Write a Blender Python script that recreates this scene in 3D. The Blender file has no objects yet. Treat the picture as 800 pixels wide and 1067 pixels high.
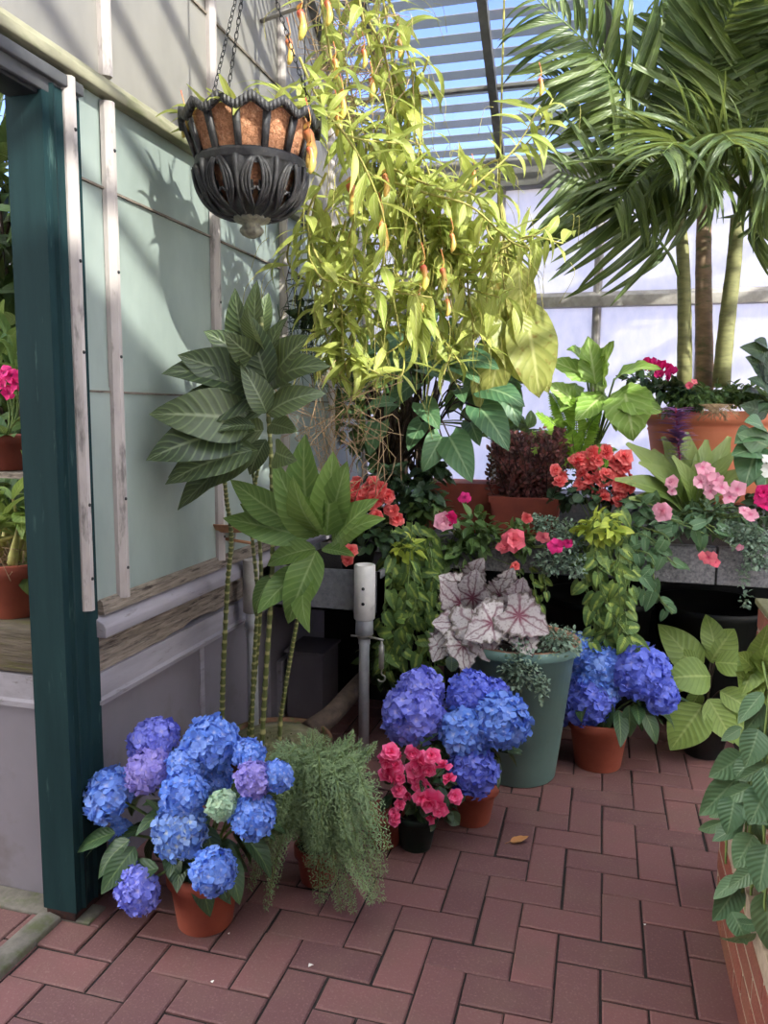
import bpy, math, random
import numpy as np
from mathutils import Vector, Matrix
R = random.Random(7)
NR = np.random.RandomState(7)
scene = bpy.context.scene
COL = scene.collection
pi = math.pi

# ------------------------------------------------------------------ camera
FPX, PIT, ROLL, YAW, CH = 817.3, .1253, .0094, .2703, 1.4
_cy, _sy = math.cos(YAW), math.sin(YAW)
FW = np.array([-_sy*math.cos(PIT), _cy*math.cos(PIT), -math.sin(PIT)])
_r = np.array([_cy, _sy, 0]); _u = np.cross(_r, FW)
RT = _r*math.cos(ROLL)+_u*math.sin(ROLL); UP = -_r*math.sin(ROLL)+_u*math.cos(ROLL)
CAM = np.array([0, 0, CH])
cd = bpy.data.cameras.new('camera'); cam = bpy.data.objects.new('camera', cd); COL.objects.link(cam)
cam.matrix_world = Matrix(((RT[0], UP[0], -FW[0], 0), (RT[1], UP[1], -FW[1], 0), (RT[2], UP[2], -FW[2], CH), (0, 0, 0, 1)))
cd.sensor_fit = 'VERTICAL'; cd.sensor_height = 24; cd.lens = FPX/1067*24; cd.clip_start = .02
scene.camera = cam

def _ray(px, py): return FW+RT*(px-400)/FPX-UP*(py-533.5)/FPX
def at(px, py, Y):
    d = _ray(px, py); return CAM+d*Y/d[1]
def atx(px, py, X):
    d = _ray(px, py); return CAM+d*X/d[0]
def atz(px, py, z=0):
    d = _ray(px, py); return CAM+d*(z-CH)/d[2]

# ------------------------------------------------------------------ world, sun, exposure
scene.view_settings.view_transform = 'Standard'; scene.view_settings.look = 'None'
scene.view_settings.exposure = 0.85; scene.view_settings.gamma = 1; scene.view_settings.use_curve_mapping = False
w = bpy.data.worlds.new('sky'); scene.world = w; w.use_nodes = True
nt = w.node_tree; nt.nodes.clear()
sky = nt.nodes.new('ShaderNodeTexSky'); sky.sky_type = 'NISHITA'; sky.sun_disc = False
sky.sun_elevation = math.radians(46); sky.sun_rotation = math.radians(150); sky.air_density = 1.0; sky.dust_density = .6; sky.ozone_density = 1.2
hs = nt.nodes.new('ShaderNodeHueSaturation'); hs.inputs['Saturation'].default_value = .95
bg = nt.nodes.new('ShaderNodeBackground'); bg.inputs[1].default_value = .33
wo = nt.nodes.new('ShaderNodeOutputWorld')
mt = nt.nodes.new('ShaderNodeMix'); mt.data_type = 'RGBA'; mt.blend_type = 'MULTIPLY'; mt.inputs[0].default_value = 1; mt.inputs[7].default_value = (.56, .58, .98, 1)
nt.links.new(sky.outputs[0], mt.inputs[6]); nt.links.new(mt.outputs[2], hs.inputs['Color'])
# unseen bright clouds added behind the viewer for fill; clear blue to the north
tc = nt.nodes.new('ShaderNodeTexCoord'); sp = nt.nodes.new('ShaderNodeSeparateXYZ'); nt.links.new(tc.outputs['Generated'], sp.inputs[0])
mr = nt.nodes.new('ShaderNodeMapRange'); mr.inputs[1].default_value = .25; mr.inputs[2].default_value = -.25; nt.links.new(sp.outputs[1], mr.inputs[0])
nz = nt.nodes.new('ShaderNodeTexNoise'); nz.inputs['Scale'].default_value = 2.2; nz.inputs['Detail'].default_value = 5; nt.links.new(tc.outputs['Generated'], nz.inputs['Vector'])
m2 = nt.nodes.new('ShaderNodeMapRange'); m2.inputs[1].default_value = .3; m2.inputs[2].default_value = .5; nt.links.new(nz.outputs[0], m2.inputs[0])
mm = nt.nodes.new('ShaderNodeMath'); mm.operation = 'MULTIPLY'; nt.links.new(mr.outputs[0], mm.inputs[0]); nt.links.new(m2.outputs[0], mm.inputs[1])
mx = nt.nodes.new('ShaderNodeMix'); mx.data_type = 'RGBA'; nt.links.new(mm.outputs[0], mx.inputs[0]); nt.links.new(hs.outputs[0], mx.inputs[6]); mx.inputs[7].default_value = (12., 11.6, 11., 1)
nt.links.new(mx.outputs[2], bg.inputs[0]); nt.links.new(bg.outputs[0], wo.inputs[0])
sl = bpy.data.lights.new('sun', 'SUN'); sl.energy = 6; sl.angle = math.radians(.6); sl.color = (1, .94, .84)
sun = bpy.data.objects.new('sun', sl); COL.objects.link(sun)
SUND = Vector((-.65, .45, -.62)).normalized()
sun.rotation_euler = SUND.to_track_quat('-Z', 'Y').to_euler(); sun.location = (3, -3, 8)

# ------------------------------------------------------------------ helpers
def S(r, g, b, a=1):
    f = lambda c: (c/255/12.92) if c/255 <= .04045 else ((c/255+.055)/1.055)**2.4
    return (f(r), f(g), f(b), a)

def nrm(v):
    v = np.asarray(v, float); n = np.linalg.norm(v); return v/n if n > 1e-9 else np.array([0, 0, 1.])

class MB:
    def __init__(s): s.v = []; s.f = []; s.a = []; s.n = 0; s.m = []
    def add(s, v, f, a=None, rnd=None, mi=0):
        v = np.asarray(v, float); k = len(v)
        if a is None: a = np.zeros((k, 2))
        r = R.random() if rnd is None else rnd
        A = np.empty((k, 4)); A[:, :2] = a; A[:, 2] = r; A[:, 3] = 1
        s.v.append(v); s.a.append(A)
        for q in f: s.f.append(tuple(i+s.n for i in q)); s.m.append(mi)
        s.n += k
    def build(s, name, mats, parent=None, smooth=True, bevel=0, solid=0, at0=None):
        me = bpy.data.meshes.new(name)
        V = np.concatenate(s.v) if s.v else np.zeros((0, 3))
        if not isinstance(mats, (list, tuple)): mats = [mats]
        o = bpy.data.objects.new(name, me)
        off = np.zeros(3)
        if parent is not None:
            off = np.array(parent['_o']); o.parent = parent; 
        elif at0 is not None:
            off = np.array(at0, float); o.location = off
        V = V-off
        me.from_pydata(V.tolist(), [], s.f)
        for m in mats: me.materials.append(m)
        if len(mats) > 1: me.polygons.foreach_set('material_index', s.m)
        at_ = me.attributes.new('lc', 'FLOAT_COLOR', 'POINT'); at_.data.foreach_set('color', np.concatenate(s.a).ravel())
        if smooth: me.polygons.foreach_set('use_smooth', [True]*len(me.polygons))
        me.update()
        o['_o'] = list(map(float, off))
        COL.objects.link(o)
        if bevel:
            b = o.modifiers.new('bevel', 'BEVEL'); b.width = bevel; b.segments = 2; b.limit_method = 'ANGLE'
        if solid:
            b = o.modifiers.new('thick', 'SOLIDIFY'); b.thickness = solid; b.offset = 0
        return o

def tag(o, label=None, cat=None, group=None, kind=None):
    if label: o['label'] = label
    if cat: o['category'] = cat
    if group: o['group'] = group
    if kind: o['kind'] = kind
    return o
def thing(name, label, cat, loc, group=None):
    o = bpy.data.objects.new(name, None); o.empty_display_size = .05; COL.objects.link(o); o.location = [float(c) for c in loc]
    o['_o'] = [float(c) for c in loc]
    return tag(o, label, cat, group)

_bf = [(0, 3, 2, 1), (4, 5, 6, 7), (0, 1, 5, 4), (1, 2, 6, 5), (2, 3, 7, 6), (3, 0, 4, 7)]
def box(mb, lo, hi, rnd=None, mi=0, rot=None, piv=None):
    x0, y0, z0 = lo; x1, y1, z1 = hi
    v = np.array([(x0, y0, z0), (x1, y0, z0), (x1, y1, z0), (x0, y1, z0), (x0, y0, z1), (x1, y0, z1), (x1, y1, z1), (x0, y1, z1)], float)
    if rot is not None:
        M = np.array(Matrix.Rotation(rot[1], 3, rot[0])); c = v.mean(0) if piv is None else np.array(piv); v = (v-c)@M.T+c
    mb.add(v, _bf, None, rnd, mi)
def prism(mb, pts, lo, hi, axis='y', rnd=None, mi=0):
    """profile polygon pts (a,b) swept along axis between lo and hi (y: a=x,b=z ; x: a=y,b=z ; z: a=x,b=y)"""
    k = len(pts); v = []
    for t in (lo, hi):
        for a, b in pts: v.append({'y': (a, t, b), 'x': (t, a, b), 'z': (a, b, t)}[axis])
    f = [(i, (i+1) % k, (i+1) % k+k, i+k) for i in range(k)]+[tuple(range(k))[::-1], tuple(range(k, 2*k))]
    mb.add(v, f, None, rnd, mi)
def frame_of(d, up=(0, 0, 1)):
    d = nrm(d); up = np.array(up, float)
    if abs(d@nrm(up)) > .98: up = np.array([0, 1., 0]) if abs(d[1]) < .9 else np.array([1., 0, 0])
    s = nrm(np.cross(d, up)); n = np.cross(s, d); return d, s, n
def tube(mb, pts, rad, n=6, rnd=None, mi=0, cap=True):
    P = np.asarray(pts, float); k = len(P)
    rad = np.full(k, rad, float) if np.isscalar(rad) else np.asarray(rad, float)
    T = np.gradient(P, axis=0); vs = []; av = []
    s0 = None
    for i in range(k):
        t = nrm(T[i])
        if s0 is None: _, s0, _n = frame_of(t)
        s0 = nrm(s0-t*(s0@t)); nn = np.cross(t, s0)
        for j in range(n):
            a = 2*pi*j/n; vs.append(P[i]+rad[i]*(math.cos(a)*s0+math.sin(a)*nn)); av.append((j/n, i/(k-1)))
    f = [(i*n+j, i*n+(j+1) % n, (i+1)*n+(j+1) % n, (i+1)*n+j) for i in range(k-1) for j in range(n)]
    if cap: f += [tuple(range(n))[::-1], tuple(range((k-1)*n, k*n))]
    mb.add(vs, f, av, rnd, mi)
def lathe(mb, prof, c, n=32, rnd=None, mi=0, axis=None, ang=(0, 2*pi), sx=1, sy=1):
    k = len(prof); c = np.array(c, float); v = []; a = []
    d, s, nn = frame_of(axis if axis is not None else (0, 0, 1), (0, 1, 0)) if axis is not None else (np.array([0, 0, 1.]), np.array([1., 0, 0]), np.array([0, 1., 0]))
    full = abs(ang[1]-ang[0]-2*pi) < 1e-6; m = n if full else n+1
    for i, (r, z) in enumerate(prof):
        for j in range(m):
            t = ang[0]+(ang[1]-ang[0])*j/n
            v.append(c+r*sx*math.cos(t)*s+r*sy*math.sin(t)*nn+z*d); a.append((j/n, i/max(1, k-1)))
    f = [(i*m+j, i*m+(j+1) % m, (i+1)*m+(j+1) % m, (i+1)*m+j) for i in range(k-1) for j in range(n)]
    mb.add(v, f, a, rnd, mi)
def curve(pts, n=12):
    """Catmull-Rom through points"""
    P = np.asarray(pts, float)
    if len(P) == 2: return np.linspace(P[0], P[1], n)
    P = np.vstack([2*P[0]-P[1], P, 2*P[-1]-P[-2]]); out = []
    m = len(P)-3; per = max(2, n//m)
    for i in range(m):
        a, b, c, d = P[i:i+4]
        for t in np.linspace(0, 1, per, endpoint=False):
            out.append(.5*((2*b)+(-a+c)*t+(2*a-5*b+4*c-d)*t*t+(-a+3*b-3*c+d)*t**3))
    out.append(P[-2]); return np.array(out)

PROF = {
 'ovate': lambda v: np.sin(pi*np.clip(v, 0, 1)**.72)**.85,
 'ellip': lambda v: np.sin(pi*v)**.75,
 'lance': lambda v: np.sin(pi*v**.8)**1.15,
 'obov': lambda v: np.sin(pi*v**1.5)**.8,
 'strap': lambda v: np.minimum(1, np.minimum(v*6+.25, (1-v)*3.2))**.8,
 'blade': lambda v: np.minimum(1, v*5+.2)*(1-v)**.55,
 'heart': lambda v: np.where(v < .16, (.62+.38*np.sin(v/.16*pi/2)), np.cos((v-.16)/.84*pi/2)**.8),
 'petal': lambda v: np.sin(pi*np.clip(v, 0, 1)**1.45)**.6*.98+.02,
}
_tc = {}
def tmpl(prof='ovate', asp=.4, droop=.6, fold=.25, wave=0., ns=6, nw=4, curl=0., ser=0., pet=.0):
    key = (prof, round(asp, 2), round(droop, 1), round(fold, 2), wave, ns, nw, curl, ser, pet)
    if key in _tc: return _tc[key]
    v = np.linspace(0, 1, ns+1); u = np.linspace(-1, 1, nw+1)
    W = PROF[prof](v)*asp/2; W[-1] = 0.002 if prof != 'strap' else .1*asp
    if prof not in ('heart', 'strap', 'blade'): W[0] = max(W[0], .012)
    if ser: W = W*(1+ser*np.where(np.arange(ns+1) % 2, 1, -1)*np.where((v > .05) & (v < .95), 1, 0))
    th = droop*v**1.2
    ds = 1/ns; y = np.concatenate([[0], np.cumsum(np.cos((th[1:]+th[:-1])/2)*ds)]); z = np.concatenate([[0], np.cumsum(-np.sin((th[1:]+th[:-1])/2)*ds)])
    vs = []; uv = []
    for i in range(ns+1):
        for j in range(nw+1):
            a = u[j]; xx = a*W[i]
            yy = y[i]; zz = z[i]+fold*abs(xx)-curl*xx*xx/asp*4+wave*math.sin(v[i]*17+a*2)*abs(a)*asp
            if prof == 'heart' and i < 2: yy = yy-abs(a)**1.5*.16*(1 if i == 0 else .5)
            vs.append((xx, yy, zz)); uv.append(((a+1)/2, v[i]))
    if pet > 0:
        vs = np.array(vs); vs[:, 1] += pet
    f = [(i*(nw+1)+j, i*(nw+1)+j+1, (i+1)*(nw+1)+j+1, (i+1)*(nw+1)+j) for i in range(ns) for j in range(nw)]
    _tc[key] = (np.array(vs, float), f, np.array(uv)); return _tc[key]
def put(mb, t, base, d, up, L, rnd=None, mi=0, wx=1.):
    d, s, n = frame_of(d, up)
    v = t[0]; w_ = np.asarray(base)+L*(wx*v[:, :1]*s+v[:, 1:2]*d+v[:, 2:3]*n)
    mb.add(w_, t[1], t[2], rnd, mi)
def put2(mb, t, a, b, up, mi=0, wx=1., rnd=None):
    a = np.asarray(a); D, s, N = frame_of(np.asarray(b)-a, up); v = t[0]; k = int(np.argmax(v[:, 1]**2+v[:, 2]**2)); yc, zc = v[k, 1], v[k, 2]
    al = math.atan2(-zc, yc); L = np.linalg.norm(np.asarray(b)-a)/math.hypot(yc, zc); d = D*math.cos(al)+N*math.sin(al); n = N*math.cos(al)-D*math.sin(al)
    mb.add(a+L*(wx*v[:, :1]*s+v[:, 1:2]*d+v[:, 2:3]*n), t[1], t[2], rnd, mi)
def atr(px, py, Y, m=.2):
    p = at(px, py, Y)
    while p[2] > 2.73+(4.4-p[1])*.57735-m and Y > 1.5: Y -= .03; p = at(px, py, Y)
    return p
def rv(s=1.): return NR.normal(size=3)*s
def sph(k=None):
    z = NR.uniform(-1, 1); t = NR.uniform(0, 2*pi); q = math.sqrt(1-z*z); return np.array([q*math.cos(t), q*math.sin(t), z])

# ------------------------------------------------------------------ materials
def newmat(name):
    m = bpy.data.materials.new(name); m.use_nodes = True; n = m.node_tree; n.nodes.clear(); return m, n
class NB:
    def __init__(s, name): s.m, s.t = newmat(name); s.L = s.t.links.new
    def n(s, ty, **k):
        x = s.t.nodes.new(ty)
        for a, b in k.items(): setattr(x, a, b)
        return x
    def val(s, x, sock):
        if hasattr(x, 'is_output') or isinstance(x, bpy.types.NodeSocket): s.L(x, sock)
        else: sock.default_value = x
    def math(s, op, a, b=0., c=0.):
        x = s.n('ShaderNodeMath', operation=op); s.val(a, x.inputs[0]); s.val(b, x.inputs[1]); s.val(c, x.inputs[2]); return x.outputs[0]
    def mix(s, f, a, b, bt='MIX'):
        x = s.n('ShaderNodeMix', data_type='RGBA', blend_type=bt); s.val(f, x.inputs[0]); s.val(a, x.inputs[6]); s.val(b, x.inputs[7]); return x.outputs[2]
    def noise(s, scale, det=3, rough=.55, vec=None):
        x = s.n('ShaderNodeTexNoise'); x.inputs['Scale'].default_value = scale; x.inputs['Detail'].default_value = det; x.inputs['Roughness'].default_value = rough
        s.L(vec if vec is not None else s.obj(), x.inputs['Vector']); return x.outputs[0]
    def obj(s):
        if not hasattr(s, '_g'): s._g = s.n('ShaderNodeNewGeometry').outputs['Position']
        return s._g
    def scaled(s, v3):
        x = s.n('ShaderNodeVectorMath', operation='MULTIPLY'); s.L(s.obj(), x.inputs[0]); x.inputs[1].default_value = v3; return x.outputs[0]
    def ramp(s, f, lo, hi):
        x = s.n('ShaderNodeMapRange'); x.inputs[1].default_value = lo; x.inputs[2].default_value = hi; x.clamp = True; s.L(f, x.inputs[0]); return x.outputs[0]
    def attr(s):
        if not hasattr(s, '_a'):
            a = s.n('ShaderNodeAttribute', attribute_name='lc'); q = s.n('ShaderNodeSeparateColor'); s.L(a.outputs['Color'], q.inputs[0]); s._a = q.outputs
        return s._a
    def princ(s, col, rough=.5, metal=0, spec=.5, bump=None, bs=.3, bd=.01):
        p = s.n('ShaderNodeBsdfPrincipled'); s.val(col, p.inputs['Base Color']); s.val(rough, p.inputs['Roughness']); p.inputs['Metallic'].default_value = metal
        p.inputs['Specular IOR Level'].default_value = spec
        if bump is not None:
            b = s.n('ShaderNodeBump'); b.inputs['Strength'].default_value = bs; b.inputs['Distance'].default_value = bd; s.L(bump, b.inputs['Height']); s.L(b.outputs[0], p.inputs['Normal'])
        return p.outputs[0]
    def out(s, sh):
        o = s.n('ShaderNodeOutputMaterial'); s.L(sh, o.inputs[0]); return s.m

def leafmat(name, c1, c2, vein=None, edge=None, edgew=.35, stripe=None, nst=9, blotch=None, blo=(.5, .6), rough=.42, trans=.3, spec=.4, tipc=None, heart=None, cnt=.3):
    b = NB(name); u, v, r = b.attr()[0], b.attr()[1], b.attr()[2]
    au = b.math('ABSOLUTE', b.math('MULTIPLY_ADD', u, 2., -1.))
    nz = b.ramp(b.noise(38, 2), .3, .7)
    f = b.math('ADD', b.math('MULTIPLY', r, .75), b.math('MULTIPLY', nz, .3))
    col = b.mix(f, c1, c2)
    if blotch: col = b.mix(b.ramp(b.noise(24, 2), *blo), col, blotch)
    if heart is not None: col = b.mix(b.ramp(b.math('ADD', au, b.math('MULTIPLY', nz, .4)), cnt+.3, cnt), col, heart)
    if tipc: col = b.mix(b.ramp(v, .45, 1.), col, tipc)
    if stripe:
        ph = b.math('SUBTRACT', b.math('MULTIPLY', v, float(nst)), b.math('MULTIPLY', au, 2.2))
        sn = b.math('SINE', b.math('MULTIPLY', ph, 6.283))
        col = b.mix(b.math('MULTIPLY', b.ramp(sn, .55, 1.), .55), col, stripe)
    if edge: col = b.mix(b.ramp(b.math('ADD', au, b.math('MULTIPLY', nz, .25)), 1-edgew, 1.), col, edge)
    if vein: col = b.mix(b.math('MULTIPLY', b.ramp(au, .1, .02), .75), col, vein)
    h = b.math('SINE', b.math('MULTIPLY', b.math('SUBTRACT', b.math('MULTIPLY', v, float(nst)), b.math('MULTIPLY', au, 2.2)), 6.283))
    p = b.princ(col, rough, 0, spec, h, .25, .002)
    if trans <= 0: return b.out(p)
    t = b.n('ShaderNodeBsdfTranslucent'); b.L(b.mix(.3, col, S(206, 214, 110), 'MIX'), t.inputs[0])
    mx = b.n('ShaderNodeMixShader'); mx.inputs[0].default_value = trans; b.L(p, mx.inputs[1]); b.L(t.outputs[0], mx.inputs[2])
    return b.out(mx.outputs[0])
def petalmat(name, c1, c2, ctr=None, trans=.25, edge=None):
    b = NB(name); u, v, r = b.attr()[0], b.attr()[1], b.attr()[2]
    col = b.mix(r, c1, c2)
    if edge: col = b.mix(b.ramp(v, .55, 1.), col, edge)
    if ctr: col = b.mix(b.ramp(v, .35, .05), col, ctr)
    p = b.princ(col, .6, 0, .2)
    t = b.n('ShaderNodeBsdfTranslucent'); b.L(col, t.inputs[0])
    mx = b.n('ShaderNodeMixShader'); mx.inputs[0].default_value = trans; b.L(p, mx.inputs[1]); b.L(t.outputs[0], mx.inputs[2]); return b.out(mx.outputs[0])
def plain(name, c1, c2=None, rough=.6, metal=0, scale=20, bump=.2, spec=.4, stain=None, st=(.55, .75), stscale=6, vec=None, bd=.004):
    b = NB(name); ve = b.scaled(vec) if vec else None
    nz = b.noise(scale, 4, .6, ve); col = b.mix(b.ramp(nz, .3, .7), c1, c2 or c1)
    if stain: col = b.mix(b.ramp(b.noise(stscale, 4, .65, ve), *st), col, stain)
    return b.out(b.princ(col, rough, metal, spec, nz, bump, bd))

M = {}
M['terra'] = plain('terracotta', S(164, 84, 62), S(142, 70, 52), .75, scale=9, stain=S(168, 104, 84), st=(.6, .8))
M['terra_big'] = plain('terracotta_large', S(236, 146, 112), S(226, 130, 94), .7, scale=7, stain=S(215, 140, 110), st=(.6, .8))
M['terra_old'] = plain('terracotta_mossy', S(128, 86, 66), S(92, 70, 52), .9, scale=26, stain=S(84, 96, 52), st=(.5, .65), stscale=18, bump=.6)
M['terra_dark'] = plain('terracotta_dark', S(140, 66, 50), S(116, 52, 42), .7, scale=9)
M['soil'] = plain('soil', S(52, 40, 32), S(28, 22, 18), .95, scale=90, bump=1., bd=.01)
M['blackp'] = plain('black_plastic', S(24, 26, 27), S(18, 20, 20), .5)
M['greenp'] = plain('dark_green_plastic', S(22, 42, 34), S(16, 32, 27), .4)
M['planter'] = plain('grey_green_plastic', S(106, 136, 130), S(94, 124, 120), .5, scale=5, stain=S(96, 116, 108), st=(.6, .8))
M['planter_rim'] = plain('planter_inside', S(176, 128, 104), S(150, 104, 84), .7, scale=30)
M['iron'] = plain('wrought_iron', S(78, 76, 76), S(52, 51, 52), .5, metal=.35, scale=60, stain=S(112, 106, 100), st=(.6, .75), stscale=30, bump=.5)
M['coir'] = plain('coir', S(226, 164, 124), S(164, 106, 74), .95, scale=110, bump=1., bd=.012, stain=S(226, 176, 140), st=(.55, .7), stscale=70)
M['steel'] = plain('galvanised_steel', S(188, 190, 194), S(166, 168, 174), .45, metal=.15, scale=30, stain=S(150, 150, 152), st=(.6, .75))
M['dark_steel'] = plain('dark_metal', S(34, 34, 36), S(24, 24, 25), .5)
M['trough'] = plain('zinc_trough', S(120, 120, 126), S(92, 94, 99), .7, scale=60, stain=S(112, 112, 114), st=(.5, .7), stscale=14, bump=.4)
M['slate'] = plain('speckled_stone', S(140, 137, 139), S(84, 84, 88), .85, scale=85, stain=S(148, 146, 146), st=(.55, .7), stscale=50, bump=.7)
M['whitepvc'] = plain('white_sleeve', S(212, 208, 204), S(190, 186, 184), .5, scale=14, stain=S(160, 152, 146), st=(.62, .8), stscale=22)
M['alu'] = plain('weathered_glazing_bar', S(186, 176, 172), S(154, 145, 142), .6, scale=18, stain=S(112, 106, 104), st=(.56, .7), stscale=30, vec=(1, 1, .25))
M['rail'] = plain('mossy_rail', S(150, 146, 122), S(122, 118, 98), .7, scale=20, stain=S(108, 110, 76), st=(.5, .7), stscale=22, vec=(1, .3, 1))
M['frame_grey'] = plain('grey_frame', S(122, 120, 118), S(98, 96, 94), .65, scale=16, stain=S(80, 78, 76), st=(.55, .75))
M['header'] = plain('dark_header_paint', S(84, 84, 86), S(66, 66, 68), .6, scale=14)
M['frame_pale'] = plain('pale_frame', S(172, 166, 160), S(138, 132, 128), .65, scale=16, stain=S(110, 102, 96), st=(.55, .75))
M['post'] = plain('green_paint', S(30, 52, 54), S(23, 42, 45), .7, scale=24, stain=S(76, 100, 96), st=(.62, .8), stscale=40, vec=(1, 1, .12), bump=.15, spec=.08)
M['rust'] = plain('rusty_foot', S(70, 38, 30), S(36, 28, 28), .9, scale=60)
M['greywall'] = plain('grey_painted_panel', S(122, 116, 124), S(110, 105, 112), .7, scale=3, stain=S(96, 88, 84), st=(.55, .8), stscale=5)
M['greyboard'] = plain('grey_painted_board', S(148, 142, 150), S(126, 121, 127), .65, scale=12, stain=S(88, 80, 76), st=(.6, .75), stscale=20, vec=(1, .3, 2))
M['weather'] = plain('weathered_wood', S(146, 134, 122), S(96, 86, 76), .9, scale=34, stain=S(58, 50, 44), st=(.52, .66), stscale=30, vec=(.6, .25, 3), bump=.8, bd=.01)
M['weatherx'] = plain('weathered_wood_end', S(112, 100, 86), S(78, 70, 58), .9, scale=34, stain=S(96, 92, 56), st=(.5, .66), stscale=20, vec=(.25, .6, 3), bump=.8, bd=.01)
M['concrete'] = plain('concrete', S(118, 112, 104), S(90, 86, 78), .9, scale=30, stain=S(84, 88, 62), st=(.5, .65), stscale=12, bump=.6)
M['shade_black'] = plain('under_bench_shade', S(26, 25, 27), S(20, 20, 22), .9)  # black colour stands for the shade beneath the benches
M['greybox'] = plain('grey_box', S(104, 98, 104), S(92, 86, 92), .7, scale=6)
M['bark'] = plain('palm_trunk', S(140, 136, 90), S(112, 114, 72), .7, scale=16, stain=S(108, 104, 70), st=(.55, .7), stscale=16, vec=(1, 1, 4), bump=.3)
M['bark_b'] = plain('palm_trunk_brown', S(150, 124, 100), S(112, 92, 72), .8, scale=16, stain=S(88, 92, 58), st=(.5, .68), stscale=12, vec=(1, 1, 3), bump=.4)
M['greenstem'] = plain('green_stem', S(120, 140, 72), S(92, 112, 60), .5, scale=30)
M['darkstem'] = plain('dark_stem', S(74, 56, 44), S(48, 38, 32), .8, scale=40)
M['vine'] = plain('vine_stem', S(180, 176, 92), S(140, 128, 72), .6, scale=40)
M['dryvine'] = plain('dry_vine', S(186, 158, 122), S(136, 110, 84), .8, scale=40)
M['hook'] = plain('hook_steel', S(170, 166, 158), S(140, 136, 130), .4, metal=.6)
M['ground'] = plain('outside_ground', S(190, 186, 176), S(170, 166, 158), .9, scale=1)
M['unseen_solid'] = plain('unseen_solid_paint', S(196, 192, 184), S(186, 182, 174), .8, scale=2)

def brickmat(name, c1, c2, c3, sp):
    b = NB(name); r = b.attr()[2]; col = b.mix(r, c1, c2)
    col = b.mix(b.ramp(b.noise(7, 3), .45, .8), col, c3)
    col = b.mix(b.math('MULTIPLY', b.ramp(b.noise(160, 2), .55, .8), .45), col, sp)
    return b.out(b.princ(col, .72, 0, .35, b.noise(130, 4), .35, .003))
M['brick'] = brickmat('floor_brick', S(118, 80, 78), S(99, 68, 68), S(108, 80, 74), S(148, 118, 112))
M['wallbrick'] = brickmat('wall_brick', S(138, 76, 62), S(116, 64, 54), S(124, 84, 64), S(186, 130, 110))
M['mortar'] = plain('mortar', S(168, 150, 130), S(140, 124, 106), .9, scale=50)
M['jointsoil'] = plain('joint_soil', S(50, 42, 40), S(32, 28, 26), .95, scale=80)
M['moss'] = plain('mossy_ledge', S(120, 118, 84), S(96, 92, 64), .95, scale=40, bump=.8, stain=S(140, 128, 108), st=(.5, .7))

def glassmat(name, tint, trans, thru, c2=None, sc=5):
    """whitewashed glazing: scattering coat with some light passing straight through"""
    b = NB(name); nz = b.noise(sc, 4, .6, b.scaled((1, 1, .5))); col = b.mix(b.ramp(nz, .35, .7), tint, c2 or tint)
    d = b.princ(col, .35, 0, .5)
    t = b.n('ShaderNodeBsdfTranslucent'); b.L(col, t.inputs[0]); m = b.n('ShaderNodeMixShader'); m.inputs[0].default_value = trans; b.L(d, m.inputs[1]); b.L(t.outputs[0], m.inputs[2])
    if thru <= 0: return b.out(m.outputs[0])
    g = b.n('ShaderNodeBsdfTransparent'); m2 = b.n('ShaderNodeMixShader'); m2.inputs[0].default_value = thru; b.L(m.outputs[0], m2.inputs[1]); b.L(g.outputs[0], m2.inputs[2]); return b.out(m2.outputs[0])
M['glass_side'] = glassmat('whitewashed_side_glass', S(162, 173, 167), .3, 0, S(146, 157, 152))
M['glass_gable'] = glassmat('whitewashed_gable_glass', S(160, 155, 148), .3, 0, S(146, 142, 136))
M['glass_back'] = glassmat('whitewashed_back_glass', S(240, 236, 234), .85, 0, S(228, 226, 226), 22)
M['glass_fill'] = glassmat('unseen_fill_glass', S(240, 240, 238), .8, 0, S(232, 234, 234), 8)
b = NB('clear_roof_glass'); g = b.n('ShaderNodeBsdfTransparent'); g.inputs[0].default_value = (.93, .96, .96, 1); gl = b.n('ShaderNodeBsdfGlossy'); gl.inputs['Roughness'].default_value = .05
m = b.n('ShaderNodeMixShader'); m.inputs[0].default_value = .05; b.L(g.outputs[0], m.inputs[1]); b.L(gl.outputs[0], m.inputs[2]); M['glass_roof'] = b.out(m.outputs[0])
b = NB('corrugated_sheet'); lw = b.n('ShaderNodeLayerWeight'); lw.inputs[0].default_value = .5
f = b.ramp(lw.outputs['Facing'], .16, .24); g = b.n('ShaderNodeBsdfTransparent'); g.inputs[0].default_value = (.9, .93, .97, 1)
d = b.n('ShaderNodeBsdfDiffuse'); d.inputs[0].default_value = S(165, 165, 168); t = b.n('ShaderNodeBsdfTranslucent'); t.inputs[0].default_value = S(170, 172, 176)
m1 = b.n('ShaderNodeMixShader'); m1.inputs[0].default_value = .5; b.L(d.outputs[0], m1.inputs[1]); b.L(t.outputs[0], m1.inputs[2])
m2 = b.n('ShaderNodeMixShader'); m2.inputs[0].default_value = .93; b.L(g.outputs[0], m2.inputs[1]); b.L(m1.outputs[0], m2.inputs[2]); M['corr'] = b.out(m2.outputs[0])

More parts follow.
